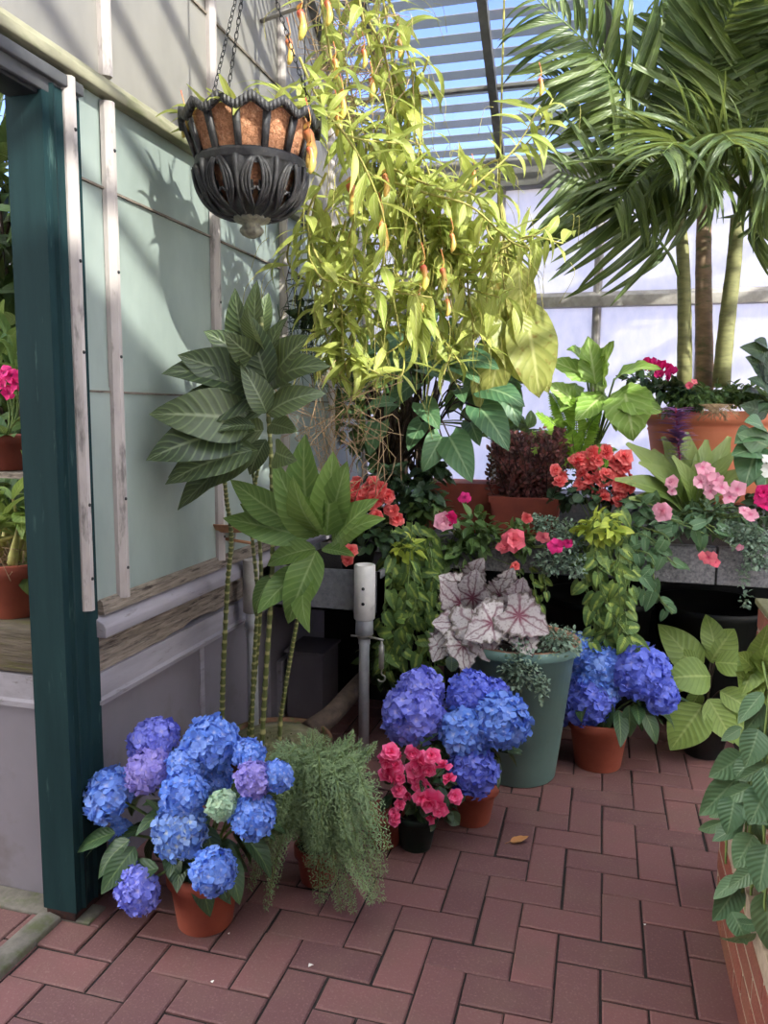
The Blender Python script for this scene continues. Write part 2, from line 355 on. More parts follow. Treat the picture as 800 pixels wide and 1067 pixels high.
# leaves
M['l_nep'] = leafmat('pitcher_vine_leaf', S(140, 156, 74), S(196, 200, 108), vein=S(214, 216, 150), trans=.38)
M['l_nepold'] = leafmat('pale_broad_leaf', S(158, 166, 88), S(190, 188, 108), vein=S(222, 220, 150), stripe=S(140, 150, 70), blotch=S(150, 130, 66), blo=(.6, .72), trans=.45)
M['l_palm'] = leafmat('palm_leaflet', S(46, 70, 36), S(104, 120, 62), vein=S(140, 156, 96), trans=.25, rough=.35)
M['l_cane'] = leafmat('cane_leaf', S(42, 58, 44), S(88, 102, 70), vein=S(146, 158, 122), stripe=S(122, 142, 92), nst=11, trans=.22, rough=.38, spec=.5)
M['l_canelow'] = leafmat('cane_leaf_young', S(82, 116, 60), S(116, 146, 74), vein=S(160, 180, 120), stripe=S(140, 164, 96), nst=11, trans=.25, rough=.4)
M['l_hyd'] = leafmat('hydrangea_leaf', S(36, 60, 40), S(58, 86, 52), vein=S(110, 130, 80), stripe=S(80, 104, 66), trans=.15)
M['l_fern'] = leafmat('asparagus_fern', S(98, 122, 88), S(138, 158, 112), trans=.2, rough=.6)
M['l_dark'] = leafmat('dark_leaf', S(32, 54, 38), S(56, 82, 52), vein=S(84, 106, 70), trans=.15)
M['l_mid'] = leafmat('mid_green_leaf', S(60, 92, 52), S(98, 126, 68), vein=S(130, 150, 92), trans=.25)
M['l_bright'] = leafmat('bright_fern', S(122, 164, 48), S(160, 196, 74), vein=S(180, 208, 100), trans=.4)
M['l_brasil'] = leafmat('variegated_philodendron', S(66, 98, 58), S(104, 134, 70), heart=S(172, 188, 92), cnt=.22, blotch=S(120, 146, 74), blo=(.5, .62), trans=.22)
M['l_brasily'] = leafmat('yellow_green_philodendron', S(150, 172, 70), S(196, 204, 84), vein=S(120, 150, 70), trans=.25)
M['l_philo'] = leafmat('philodendron_leaf', S(70, 104, 72), S(98, 132, 92), vein=S(150, 170, 130), trans=.2)
M['l_anth'] = leafmat('arrow_leaf', S(62, 100, 72), S(96, 134, 92), vein=S(150, 176, 130), stripe=S(110, 142, 100), nst=7, trans=.25)
M['l_rex'] = leafmat('painted_begonia_leaf', S(176, 172, 168), S(200, 196, 190), vein=S(96, 40, 56), stripe=S(120, 90, 96), nst=6, edge=S(80, 74, 60), edgew=.2, heart=S(110, 58, 76), cnt=-.02, trans=.1)
b = NB('painted_begonia'); u, v, r = b.attr()[0], b.attr()[1], b.attr()[2]
au = b.math('ABSOLUTE', b.math('MULTIPLY_ADD', u, 2., -1.)); du = b.math('MULTIPLY', au, .55); dv = b.math('MULTIPLY_ADD', v, 1., -.3)
rad = b.math('SQRT', b.math('ADD', b.math('MULTIPLY', du, du), b.math('MULTIPLY', dv, dv))); ang = b.math('ARCTAN2', dv, b.math('MULTIPLY_ADD', u, 1.1, -.55)); star = b.math('COSINE', b.math('MULTIPLY', ang, 9.))
nz = b.ramp(b.noise(60, 3), .3, .7); rr_ = b.math('ADD', rad, b.math('ADD', b.math('MULTIPLY', star, -.07), b.math('MULTIPLY', nz, .08)))
col = b.mix(r, S(176, 166, 168), S(206, 198, 196)); col = b.mix(b.ramp(b.noise(110, 3), .5, .7), col, S(140, 122, 126)); col = b.mix(b.ramp(rr_, .30, .10), col, S(120, 48, 72)); col = b.mix(b.math('MULTIPLY', b.ramp(star, .6, 1.), .75), col, S(108, 66, 80)); col = b.mix(b.ramp(b.math('ADD', au, b.math('MULTIPLY', nz, .3)), .95, 1.12), col, S(92, 80, 74)); M['rex'] = b.out(b.princ(col, .45, 0, .4))
M['l_grey'] = leafmat('grey_creeper_leaf', S(96, 122, 104), S(140, 160, 140), trans=.12, rough=.6)
M['l_burg'] = leafmat('burgundy_foliage', S(92, 40, 44), S(62, 28, 34), blotch=S(120, 60, 58), trans=.2)
M['l_hosta'] = leafmat('broad_shade_leaf', S(112, 138, 66), S(142, 164, 84), vein=S(170, 184, 110), stripe=S(100, 124, 60), nst=9, trans=.25)
M['l_brom'] = leafmat('bromeliad_leaf', S(96, 124, 58), S(138, 160, 84), vein=S(150, 170, 100), tipc=S(150, 166, 100), trans=.25)
M['l_prim'] = leafmat('crinkled_leaf', S(120, 156, 66), S(150, 182, 88), vein=S(200, 214, 150), stripe=S(176, 198, 120), nst=7, trans=.3)
M['l_thick'] = leafmat('thick_trailing_leaf', S(70, 102, 74), S(104, 134, 96), vein=S(130, 154, 116), stripe=S(88, 118, 86), trans=.15, rough=.35)
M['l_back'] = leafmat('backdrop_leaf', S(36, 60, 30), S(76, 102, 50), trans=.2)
# petals
M['p_blue'] = petalmat('blue_petal', S(96, 138, 224), S(138, 168, 238), S(180, 192, 236))
M['p_bluev'] = petalmat('violet_blue_petal', S(122, 128, 222), S(146, 150, 234), S(190, 182, 230))
M['p_lilac'] = petalmat('lilac_petal', S(146, 136, 214), S(168, 156, 224), S(186, 170, 220))
M['p_pale'] = petalmat('blue_petal_pale_centre', S(108, 146, 218), S(152, 178, 228), S(216, 222, 212))
M['p_green'] = petalmat('unripe_green_petal', S(184, 208, 178), S(160, 192, 166), S(206, 220, 180))
M['p_deep'] = petalmat('deep_blue_petal', S(100, 116, 218), S(128, 140, 232), S(160, 160, 230))
M['p_pink'] = petalmat('rose_petal', S(240, 66, 126), S(250, 96, 152), S(218, 36, 96), edge=S(252, 136, 178))
M['p_red'] = petalmat('coral_red_petal', S(232, 84, 92), S(242, 116, 114), S(205, 60, 66), edge=S(248, 150, 142))
M['p_lpink'] = petalmat('light_pink_petal', S(232, 160, 184), S(244, 184, 202), S(220, 110, 150))
M['p_mag'] = petalmat('magenta_petal', S(214, 30, 110), S(232, 58, 140), S(150, 10, 80))
M['p_salmon'] = petalmat('salmon_petal', S(236, 106, 128), S(240, 130, 140), S(210, 70, 100))
M['p_white'] = petalmat('white_petal', S(226, 224, 218), S(240, 238, 232))
M['p_violet'] = petalmat('violet_bract', S(136, 116, 184), S(204, 128, 170), None)
b = NB('pitcher'); v_, r_ = b.attr()[1], b.attr()[2]
col = b.mix(b.ramp(v_, .3, .9), b.mix(r_, S(206, 186, 92), S(222, 178, 92)), b.mix(r_, S(196, 84, 62), S(206, 128, 76))); col = b.mix(b.ramp(b.noise(90, 2), .6, .75), col, S(150, 60, 48))
M['pitcher'] = b.out(b.princ(col, .4))
b = NB('ringed_cane'); v_ = b.attr()[1]
sn = b.math('SINE', b.math('MULTIPLY', v_, 6.283*40)); col = b.mix(b.ramp(sn, .35, .9), b.mix(b.noise(10), S(84, 98, 54), S(112, 116, 62)), S(176, 172, 116)); M['cane'] = b.out(b.princ(col, .55))
# ================================================================== SETTING
XL = -1.33      # glazing plane of the left partition
YB = 4.4        # back wall
ZE, TS = 2.73, math.tan(math.radians(30))
def roofz(y): return ZE+(YB-y)*TS
YR = -1.4
def struct(mb, name, m, parent=None, **k):
    o = mb.build(name, m, parent, **k)
    if parent is None: o['kind'] = 'structure'
    return o

# --- ground outside and floor
mb = MB(); box(mb, (-14, -10, -.3), (14, 16, -.08)); struct(mb, 'ground', M['ground'], smooth=False)
mb = MB(); fx0, fx1, fy0, fy1 = -2.2, .62, .35, 4.4
box(mb, (fx0, fy0, -.08), (fx1, fy1, -.006), mi=1)
s = .10987; gx, gy = .0526, 2.3657; jt = .0028
def brick(u0, v0, u1, v1):
    x0, x1, y0, y1 = gx+u0*s+jt, gx+u1*s-jt, gy+v0*s+jt, gy+v1*s-jt
    if x0 < fx0 or x1 > fx1 or y0 < fy0 or y1 > fy1: return
    dz = R.uniform(-.0022, .0018); tx, ty = R.gauss(0, .006), R.gauss(0, .006); bv = .004
    ja, jb = R.uniform(-.0018, .0018), R.uniform(-.0018, .0018)
    x0 += ja; x1 += ja; y0 += jb; y1 += jb; cx, cy = (x0+x1)/2, (y0+y1)/2
    z = lambda x, y: dz+(x-cx)*tx+(y-cy)*ty
    o = [(x0, y0), (x1, y0), (x1, y1), (x0, y1)]; i_ = [(x0+bv, y0+bv), (x1-bv, y0+bv), (x1-bv, y1-bv), (x0+bv, y1-bv)]
    v = [(x, y, -.03) for x, y in o]+[(x, y, z(x, y)-.003) for x, y in o]+[(x, y, z(x, y)) for x, y in i_]
    f = [(8, 9, 10, 11)]
    for k in range(4):
        n = (k+1) % 4; f += [(k, n, n+4, k+4), (k+4, n+4, n+8, k+8)]
    mb.add(v, f)
for k in range(-22, 22):
    for m_ in range(-14, 14):
        a = k+4*m_
        brick(a, -k-1, a+2, -k); brick(a, -1-k-2, a+1, -1-k)
struct(mb, 'floor', [M['brick'], M['jointsoil']], smooth=False)

# --- left partition: solid base that turns the corner behind the green post
yc = 1.845
mb = MB()
box(mb, (XL-.16, yc, -.02), (XL-.06, YB, .60))
box(mb, (-5.0, yc-.06, -.02), (XL-.12, yc+.05, .60))
struct(mb, 'wall_left', M['greywall'], smooth=False)
# panel battens
mb = MB()
for y in (2.5, 3.1): box(mb, (XL-.062, y, 0), (XL-.054, y+.03, .58))
struct(mb, 'trim_1', M['greyboard'], bevel=.002)
# lower grey board with a drip edge
mb = MB(); prism(mb, [(XL-.10, .57), (XL-.005, .57), (XL-.001, .585), (XL-.012, .592), (XL-.012, .662), (XL-.10, .662)], yc-.01, YB)
prism(mb, [(yc-.075, .57), (yc+.03, .57), (yc+.03, .66), (yc-.063, .66), (yc-.063, .59), (yc-.075, .585)], -5, XL-.10, 'x')
struct(mb, 'trim_2', M['greyboard'], smooth=False)
# weathered board, ragged split along its lower edge
mb = MB()
n = 44; ys = np.linspace(yc, YB, n); vv = []
for i, y in enumerate(ys):
    zb = .664+(.012*max(0, math.sin(i*.8))+.01*R.random() if i > 6 else 0)
    vv += [(XL-.018, y, zb), (XL-.014, y, .772), (XL-.10, y, .772), (XL-.10, y, zb)]
ff = [(4*i+a, 4*i+(a+1) % 4, 4*i+4+(a+1) % 4, 4*i+4+a)[::-1] for i in range(n-1) for a in range(4)]+[(0, 1, 2, 3), (4*n-1, 4*n-2, 4*n-3, 4*n-4)]
mb.add(vv, ff); struct(mb, 'trim_3', M['weather'], smooth=False)
mb = MB(); box(mb, (-5, yc-.06, .664), (XL-.075, yc+.30, .79), 0)
struct(mb, 'trim_4', M['weatherx'], bevel=.006)
# grey sill moulding
mb = MB(); prism(mb, [(XL-.10, .772), (XL+.026, .772), (XL+.026, .80), (XL+.018, .812), (XL-.01, .828), (XL-.10, .832)], yc-.012, YB)
struct(mb, 'trim_5', M['greyboard'], bevel=.003)
# glazing sill board
mb = MB(); prism(mb, [(XL-.06, .832), (XL+.008, .832), (XL+.002, .868), (XL-.012, .878), (XL-.06, .88)], yc+.01, YB)
struct(mb, 'trim_6', M['weather'], smooth=False)
# glass panes with lapped seams
mb = MB(); zs = [.872, 1.452, 2.0, 2.235]
for i in range(3): box(mb, (XL-.012-.004*i, yc-.1, zs[i]), (XL-.008-.004*i, YB, zs[i+1]+.012))
window1 = struct(mb, 'window_1', M['glass_side'], smooth=False)
mb = MB()
for i in (1, 2): box(mb, (XL-.02, yc-.05, zs[i]-.003), (XL-.004, YB, zs[i]+.003))
struct(mb, 'glazing_seam', M['weather'], window1, smooth=False)
# gable glass over the rail, up to the roof line
mb = MB(); zt = 2.29
zz = [zt, 2.72, 3.3, 3.9, 4.6, 6.0]
for i in range(5):
    a, c = zz[i], zz[i+1]; ya = min(YB, YB-(a-ZE)/TS) if a > ZE else YB; yb = min(YB, YB-(c-ZE)/TS) if c > ZE else YB
    if yb < YR: yb = YR; 
    pts = [(YR, a), (ya, a), (yb, c), (YR, c)]
    prism(mb, pts, XL-.014-.003*i, XL-.010-.003*i, 'x')
window2 = struct(mb, 'window_2', M['glass_gable'], smooth=False)
mb = MB()
for z in zz[1:4]: box(mb, (XL-.02, YR, z-.004), (XL-.004, YB-(max(z, ZE)-ZE)/TS, z+.004))
struct(mb, 'glazing_seam', M['weather'], window2, smooth=False)
# long horizontal rail over the door height
mb = MB(); prism(mb, [(XL-.03, 2.236), (XL+.022, 2.236), (XL+.025, 2.242), (XL+.025, 2.262), (XL+.010, 2.268), (XL+.008, 2.284), (XL-.03, 2.29)], -.4, YB)
struct(mb, 'trim_7', M['rail'], bevel=.002)
# glazing bars
mb = MB()
for y, wd in ((1.79, .034), (1.955, .036), (2.56, .03), (3.17, .03), (3.78, .03), (4.36, .04)):
    prism(mb, [(XL-.01, y-wd/2), (XL+.004, y-wd/2), (XL+.02, y-wd/5), (XL+.02, y+wd/5), (XL+.004, y+wd/2), (XL-.01, y+wd/2)], .862, 2.226, 'z')
for y in (-1.1, -.5, .1, .7, 1.33, 1.955, 2.56, 3.17, 3.78):
    prism(mb, [(XL-.01, y-.017), (XL+.004, y-.017), (XL+.018, y-.006), (XL+.018, y+.006), (XL+.004, y+.017), (XL-.01, y+.017)], 2.29, roofz(max(y, YR))-.02, 'z')
bars = struct(mb, 'trim_8', M['alu'], smooth=False)
mb = MB()
for y in (1.79, 1.955, 2.56, 3.17):
    for z in (.95, 1.15, 1.55, 1.78, 2.1): lathe(mb, [(0, .004), (.004, .003), (.005, 0)], (XL+.02, y, z), 8, axis=(1, 0, 0))
struct(mb, 'screw', M['dark_steel'], bars)

# --- door frame on the left: green jamb, header, threshold
mb = MB()
jp = [(XL-.11, 1.70), (XL-.005, 1.70), (XL-.005, 1.725), (XL+.004, 1.73), (XL-.002, 1.745), (XL-.002, 1.775), (XL+.006, 1.782), (XL-.002, 1.79), (XL-.004, 1.842), (XL-.11, 1.842)]
prism(mb, jp, .03, 2.19, 'z')
door = struct(mb, 'door_1', M['post'], smooth=False)
mb = MB(); box(mb, (XL-.105, 1.705, .0), (XL-.012, 1.838, .03)); struct(mb, 'foot', M['rust'], door, bevel=.002)
mb = MB(); box(mb, (XL-.11, -.4, 2.165), (XL-.004, 1.842, 2.226)); box(mb, (XL-.004, -.4, 2.196), (XL+.012, 1.842, 2.225))
struct(mb, 'header', M['header'], door, bevel=.003)
mb = MB(); box(mb, (XL-.10, -.4, 2.155), (XL-.015, 1.70, 2.166)); struct(mb, 'door_stop', M['dark_steel'], door, bevel=.002)
mb = MB(); prism(mb, [(XL-.13, -.01), (XL-.05, -.01), (XL-.055, .014), (XL-.09, .022), (XL-.125, .014)], -.4, 1.70)
struct(mb, 'threshold', M['concrete'], door, bevel=.004)
mb = MB(); box(mb, (XL-.35, 1.705, -.02), (XL+.03, 1.785, .006)); struct(mb, 'trim_9', M['concrete'], bevel=.004)

# --- back wall: base painted black as shade, whitewashed glass, transom, eave plate, mullions
mb = MB(); box(mb, (-5, YB, -.02), (3.2, YB+.12, .86)); struct(mb, 'wall_back', M['shade_black'], smooth=False)
mb = MB()
box(mb, (-5.2, YB+.0, .85), (3.2, YB+.006, 2.0)); box(mb, (-5.2, YB+.004, 1.99), (3.2, YB+.010, 2.62))
struct(mb, 'window_3', M['glass_back'], smooth=False)
mb = MB(); prism(mb, [(YB-.05, 1.965), (YB+.01, 1.965), (YB+.01, 2.045), (YB-.02, 2.045), (YB-.05, 2.02)], -3.2, 3.2, 'x')
tr = struct(mb, 'trim_10', M['frame_pale'], bevel=.003)
mb = MB(); prism(mb, [(YB-.07, 2.59), (YB+.05, 2.59), (YB+.05, 2.74), (YB-.02, 2.76), (YB-.07, 2.73)], -3.2, 3.2, 'x')
struct(mb, 'trim_11', M['frame_grey'], bevel=.004)
mull = [-1.10, -.58, -.06, .46, .98, 1.5, 2.02, 2.54, 3.06, -1.62, -2.14, -2.66]
mb = MB()
for x in mull: prism(mb, [(x-.022, YB+.01), (x-.022, YB-.01), (x-.008, YB-.032), (x+.008, YB-.032), (x+.022, YB-.01), (x+.022, YB+.01)], .85, 2.6, 'z')
struct(mb, 'trim_12', M['frame_pale'], smooth=False)
# --- roof: rafters, purlins, clear glass, corrugated sheet on the left bays
def slope_box(mb, x0, x1, y0, y1, dz0, dz1, mi=0):
    v = [(x, y, roofz(y)+d) for d in (dz0, dz1) for (x, y) in ((x0, y0), (x1, y0), (x1, y1), (x0, y1))]
    mb.add(v, _bf, None, .5, mi)
mb = MB()
for x in mull: slope_box(mb, x-.02, x+.02, YR, YB+.05, -.06, -.005)
slope_box(mb, XL-.03, XL+.03, YR, YB+.05, -.07, 0)
struct(mb, 'trim_13', M['frame_grey'], smooth=False)
mb = MB()
for y in (3.98, 3.55, 2.7, 1.8): slope_box(mb, -3.2, 3.2, y-.006, y+.006, -.025, -.01)
struct(mb, 'trim_14', M['frame_grey'], smooth=False)
mb = MB(); slope_box(mb, -5.2, 3.2, YR, YB+.1, -.002, .002); struct(mb, 'ceiling', M['glass_roof'], smooth=False)
mb = MB(); y = 1.7; dy_ = .080
while y < YB+.1:
    slope_box(mb, XL-.1, -.07, y, y+dy_*.5, .035, .038); y += dy_
struct(mb, 'ceiling_shade', M['corr'], smooth=False)
# added unseen roof that blocks and shapes the sun, with walls behind the camera
mb = MB(); box(mb, (-5, -3.2, 4.2), (3.2, YR, 4.35))
box(mb, (-5, YR-.1, 4.2), (3.3, YR, roofz(YR)+.02)); struct(mb, 'ceiling_sun_block', M['unseen_solid'], smooth=False)
mb = MB(); slope_box(mb, 3.12, 3.3, YR, YB+.1, .01, .014); struct(mb, 'ceiling_sun_diffuser', M['glass_fill'], smooth=False)  # translucent strip added out of view to stop and soften direct sun
mb = MB(); box(mb, (-5, -3.3, -.02), (3.3, -3.2, 4.3)); struct(mb, 'wall_front', M['unseen_solid'], smooth=False)
mb = MB(); prism(mb, [(-3.3, -.02), (YB+.1, -.02), (YB+.1, roofz(YB)), (YR, roofz(YR)), (YR, 4.3), (-3.3, 4.3)], 3.2, 3.206, 'x'); struct(mb, 'wall_right', M['glass_fill'], smooth=False)  # unseen side wall, made translucent to spread sun inside as fill
mb = MB(); box(mb, (.62, -3.2, -.08), (3.2, YB, 0)); box(mb, (-5, -3.2, -.08), (.62, .35, 0)); box(mb, (-5, .35, -.08), (-2.2, YB, 0)); struct(mb, 'floor_slab', M['concrete'], smooth=False)

# --- brick planter wall on the right
def brickwall_x(mb, xf, y0, y1, z0, z1, thick):
    """stretcher bond, visible face x = xf, also end at y1/y0 and top"""
    H, Lb, j = .066, .205, .012
    box(mb, (xf+.002, y0+.002, z0), (xf+thick-.004, y1-.002, z1-.004), mi=1)
    r = 0; z = z0
    while z+H <= z1+.001:
        y = y0-(Lb/2 if r % 2 else 0)
        while y < y1-.01:
            a, c = max(y0, y), min(y1, y+Lb-j)
            if c-a > .02: box(mb, (xf+R.uniform(-.001, .001), a, z), (xf+thick, c, z+H-j+.001))
            y += Lb
        z += H; r += 1
mb = MB(); brickwall_x(mb, .362, .3, 2.26, 0, .31, .10); struct(mb, 'wall_planter', [M['wallbrick'], M['mortar']], smooth=False, bevel=.002)
mb = MB(); brickwall_x(mb, .455, .3, 2.44, 0, .87, .18); brickwall_x(mb, .50, .3, 2.30, .875, 1.0, .13)
struct(mb, 'wall_pillar', [M['wallbrick'], M['mortar']], smooth=False, bevel=.002)
mb = MB(); box(mb, (.447, .3, .858), (.64, 2.45, .876)); struct(mb, 'trim_15', M['moss'], bevel=.004)
# ================================================================== BUILDERS FOR PLANTS AND POTS
def pot(mb, c, rb, rt, h, rim=.02, rimr=.008, n=36, wall=.006):
    prof = [(0, 0), (rb*.96, 0), (rb, .004), (rb+(rt-rb)*(h-rim)/h, h-rim)]
    if rimr > 0: prof += [(rt+rimr*.8, h-rim+.001), (rt+rimr, h-.004), (rt+rimr-.003, h)]
    else: prof += [(rt, h)]
    prof += [(rt-wall, h), (rt-wall-.004, h-.03), (0, h-.032)]
    lathe(mb, prof, c, n)
def soil(parent, c, r, z, m='soil'):
    mb = MB(); lathe(mb, [(0, .006), (r*.6, .005), (r, 0), (r*.98, -.012)], (c[0], c[1], z), 24); return mb.build('soil', M[m], parent)

LV = {  # leaf template families
 'ovate': [tmpl('ovate', .55, d, f, .012) for d in (.3, .8, 1.2) for f in (.15, .35)],
 'lance': [tmpl('lance', .24, d, f, .01, 8) for d in (.4, .9, 1.5) for f in (.15, .4)],
 'strap': [tmpl('strap', .17, d, f, .02, 8) for d in (.4, .9, 1.5) for f in (.2, .5)],
 'nep': [tmpl('lance', a_, d, f, .02, 8) for a_ in (.2, .27) for d in (.4, .9, 1.5) for f in (.15, .4)],
 'heart': [tmpl('heart', .62, d, f, .01, 7) for d in (.3, .7, 1.1) for f in (.12, .3)],
 'round': [tmpl('ellip', .85, d, f, .02, 5) for d in (.2, .6) for f in (.1, .3)],
 'small': [tmpl('ellip', .6, d, f, 0, 3, 2) for d in (.2, .6) for f in (.1, .4)],
 'serr': [tmpl('ovate', .6, d, .25, .03, 12, 4, 0, .12) for d in (.3, .8, 1.1)],
 'big': [tmpl('ovate', .46, d, f, .012, 12, 6) for d in (.3, .7, 1.1) for f in (.15, .3)],
 'arrow': [tmpl('heart', .5, d, f, .01, 10, 4) for d in (.3, .6, .9) for f in (.1, .3)],
 'needle': [tmpl('ellip', .3, .2, .1, 0, 2, 1)],
 'petal': [tmpl('petal', .95, d, .0, .02, 3, 2, cu) for d in (-.5, .3, .7) for cu in (-.2, .2)],
 'palm': [tmpl('blade', .115, d, .7, 0, 7, 2) for d in (.3, .8, 1.3)],
}
def lf(kind): return LV[kind][NR.randint(len(LV[kind]))]
def leafball(mb, c, rad, n, kind, Lr, up=.6, jit=.5, inner=.55, zmin=-1., droop=0., mi=0):
    c = np.array(c, float); rad = np.array(rad, float)
    for _ in range(n):
        d = sph()
        while d[2] < zmin: d = sph()
        q = NR.uniform(inner, 1.)
        p = c+rad*d*q
        o = nrm(d*np.array([1, 1, .7])+rv(jit)+np.array([0, 0, -droop]))
        put(mb, lf(kind), p, o, nrm(d*.5+np.array([0, 0, up])+rv(.25)), NR.uniform(*Lr), mi=mi)
def floret(mb, p, n, r, npet=4, lift=.0):
    _, s, t = frame_of(n); rn = R.random(); a0 = NR.uniform(0, 2*pi)
    for k in range(npet):
        a = a0+2*pi*k/npet; d = math.cos(a)*s+math.sin(a)*t+n*(.25+lift)
        put(mb, LV['petal'][NR.randint(6)], p, d, n+rv(.15), r*NR.uniform(.85, 1.15), rn)
def bloom(mb, p, n, r, layers=3):
    """double rose-form flower"""
    _, s, t = frame_of(n); p = np.array(p)
    for l in range(layers):
        k = 6-l; rr = r*(1-.24*l); lift = .15+.7*l; a0 = NR.uniform(0, 6)
        for j in range(k):
            a = a0+2*pi*j/k; put(mb, LV['petal'][NR.randint(6)], p+n*(.12*r*l), math.cos(a)*s+math.sin(a)*t+n*lift, n, rr*NR.uniform(.85, 1.1))
def head(parent, p, r, mat, n=85, sq=.85, name='flower_head', fr=.3, dirn=None):
    """hydrangea mophead: dome of four-petalled florets"""
    mb = MB(); p = np.array(p); dirn = nrm(dirn if dirn is not None else (0, -.35, .8)); _, s, t = frame_of(dirn)
    k = int(n*1.25)
    for i in range(k):
        z = 1-1.75*(i+.5)/k; th = i*2.39996+NR.uniform(-.2, .2); q = math.sqrt(max(0, 1-z*z))
        d = q*math.cos(th)*s+q*math.sin(th)*t+z*dirn*1.0
        pos = p+r*.86*(q*math.cos(th)*s+q*math.sin(th)*t+sq*z*dirn)*NR.uniform(.86, 1.1)
        floret(mb, pos, nrm(d+rv(.22)), r*fr*NR.uniform(.85, 1.1))
    lathe(mb, [(0, -r*.5), (r*.45, -r*.35), (r*.6, 0), (r*.45, r*.4), (0, r*.5)], p, 10, axis=dirn)
    return mb.build(name, M[mat], parent)
def vine_leaves(mb, P, kind, Lr, step, hang=.6, face=(0, -1, .3), mi=0, skip=0):
    P = np.asarray(P); D = np.linalg.norm(np.diff(P, axis=0), axis=1); cum = np.concatenate([[0], np.cumsum(D)]); s = skip; sd = 1
    while s < cum[-1]:
        i = min(len(P)-2, np.searchsorted(cum, s, 'right')-1); t = (s-cum[i])/max(1e-6, D[i]); p = P[i]*(1-t)+P[i+1]*t
        T = nrm(P[i+1]-P[i]); sd = -sd; side = nrm(np.cross(T, face))
        d = nrm(side*sd*NR.uniform(.4, 1.1)+T*.4+np.array([0, 0, -hang])+rv(.25)); pp = p+d*Lr[0]*.3
        put(mb, lf(kind), pp, d, nrm(np.array(face)+rv(.3)), NR.uniform(*Lr), mi=mi); s += step*NR.uniform(.7, 1.3)

# ================================================================== POTTED HYDRANGEAS
def hydrangea(label, c, rb, rt, h, heads, Yh, leafc, leafr, nl, tops):
    t = thing('potted_hydrangea', label, 'potted plant', (c[0], c[1], 0), 'blue hydrangeas in terracotta pots')
    mb = MB(); pot(mb, (c[0], c[1], 0), rb, rt, h, .04, .006); mb.build('pot', M['terra'], t)
    soil(t, c, rt*.93, h-.02)
    st = MB(); base = np.array([c[0], c[1], h-.02])
    for (px, py, r, mt, dy) in heads:
        p = at(px, py, Yh+dy); rr = r*.3375*.0 + r/FPX*(Yh+dy)*1.17
        head(t, p, rr, mt, n=int(60+rr*800), fr=.29 if rr > .04 else .34, dirn=nrm((p-np.array([c[0], c[1]+.03, h+.05]))*np.array([1, 1, 1.2])+np.array([0, -.08, .05])))
        st_p = curve([base+rv(.02)*np.array([1, 1, 0]), (base+p)/2+np.array([0, 0, .03]), p], 8); tube(st, st_p, .004, 5)
    st.build('stems', M['greenstem'], t)
    mb = MB(); leafball(mb, leafc, leafr, nl, 'big', (.09, .15), up=.8, jit=.3, inner=.5, zmin=-.6, droop=.25)
    for (px, py, dy, dx_, dz_, L) in tops:
        put(mb, LV['big'][2], at(px, py, Yh+dy), (dx_, -.3, dz_), (0, -.5, 1), L)
    mb.build('foliage', M['l_hyd'], t)
    return t
k = .3375
H1 = [(115, 828, 31, 'p_blue', -.02), (160, 772, 27, 'p_bluev', .06), (156, 802, 26, 'p_lilac', -.01), (219, 774, 30, 'p_blue', .05), (196, 797, 23, 'p_blue', .0),
      (259, 786, 18, 'p_blue', .04), (192, 828, 27, 'p_blue', -.05), (188, 865, 30, 'p_pale', -.08), (232, 839, 16, 'p_green', -.08), (265, 812, 20, 'p_lilac', -.04), (289, 809, 17, 'p_blue', -.01), (264, 851, 24, 'p_blue', -.06), (144, 927, 27, 'p_bluev', -.12), (222, 908, 25, 'p_blue', -.13), (222, 812, 20, 'p_blue', .06), (125, 868, 15, 'p_blue', -.01)]
hydrangea('largest blue hydrangea in a terracotta pot, beside the dark green door post', atz(200, 977)+np.array([-.0, .075, 0]), .075, .098, .17, H1, 1.80, at(195, 860, 1.84), (.20, .15, .10), 60,
          [(120, 868, -.06, -.8, -.2, .13), (135, 875, -.08, -.6, -.5, .15), (165, 905, -.1, -.9, -.1, .16), (215, 860, -.05, .3, -.5, .12), (180, 880, -.06, .4, -.9, .14)])
H2 = [(437, 721, 24, 'p_bluev', -.02), (429, 744, 30, 'p_bluev', -.06), (490, 722, 22, 'p_deep', .02), (486, 763, 26, 'p_blue', -.06), (522, 750, 27, 'p_blue', -.04), (492, 803, 25, 'p_deep', -.09), (455, 752, 20, 'p_bluev', -.0), (512, 722, 16, 'p_deep', .05)]
hydrangea('violet-blue hydrangea in a terracotta pot, in front of the grey-green planter', atz(487, 864)+np.array([0, .07, 0]), .065, .09, .15, H2, 2.50, at(472, 765, 2.56), (.15, .11, .10), 34,
          [(455, 775, -.05, -.5, -.4, .12), (470, 700, .0, .1, .7, .1)])
H3 = [(600, 680, 20, 'p_blue', .03), (626, 694, 22, 'p_blue', .0), (612, 729, 24, 'p_deep', -.05), (668, 701, 26, 'p_deep', -.02), (581, 742, 14, 'p_deep', .0), (688, 724, 17, 'p_deep', -.03), (645, 700, 18, 'p_bluev', .0), (622, 712, 22, 'p_blue', -.02), (589, 700, 16, 'p_blue', .02)]
hydrangea('deep blue hydrangea in a terracotta pot, right of the grey-green planter', atz(622, 806)+np.array([0, .09, 0]), .09, .118, .20, H3, 3.14, at(635, 728, 3.18), (.19, .13, .08), 40,
          [(635, 730, -.08, -.2, -.8, .15), (670, 740, -.06, .4, -.6, .14), (655, 735, -.08, .1, -.9, .13)])

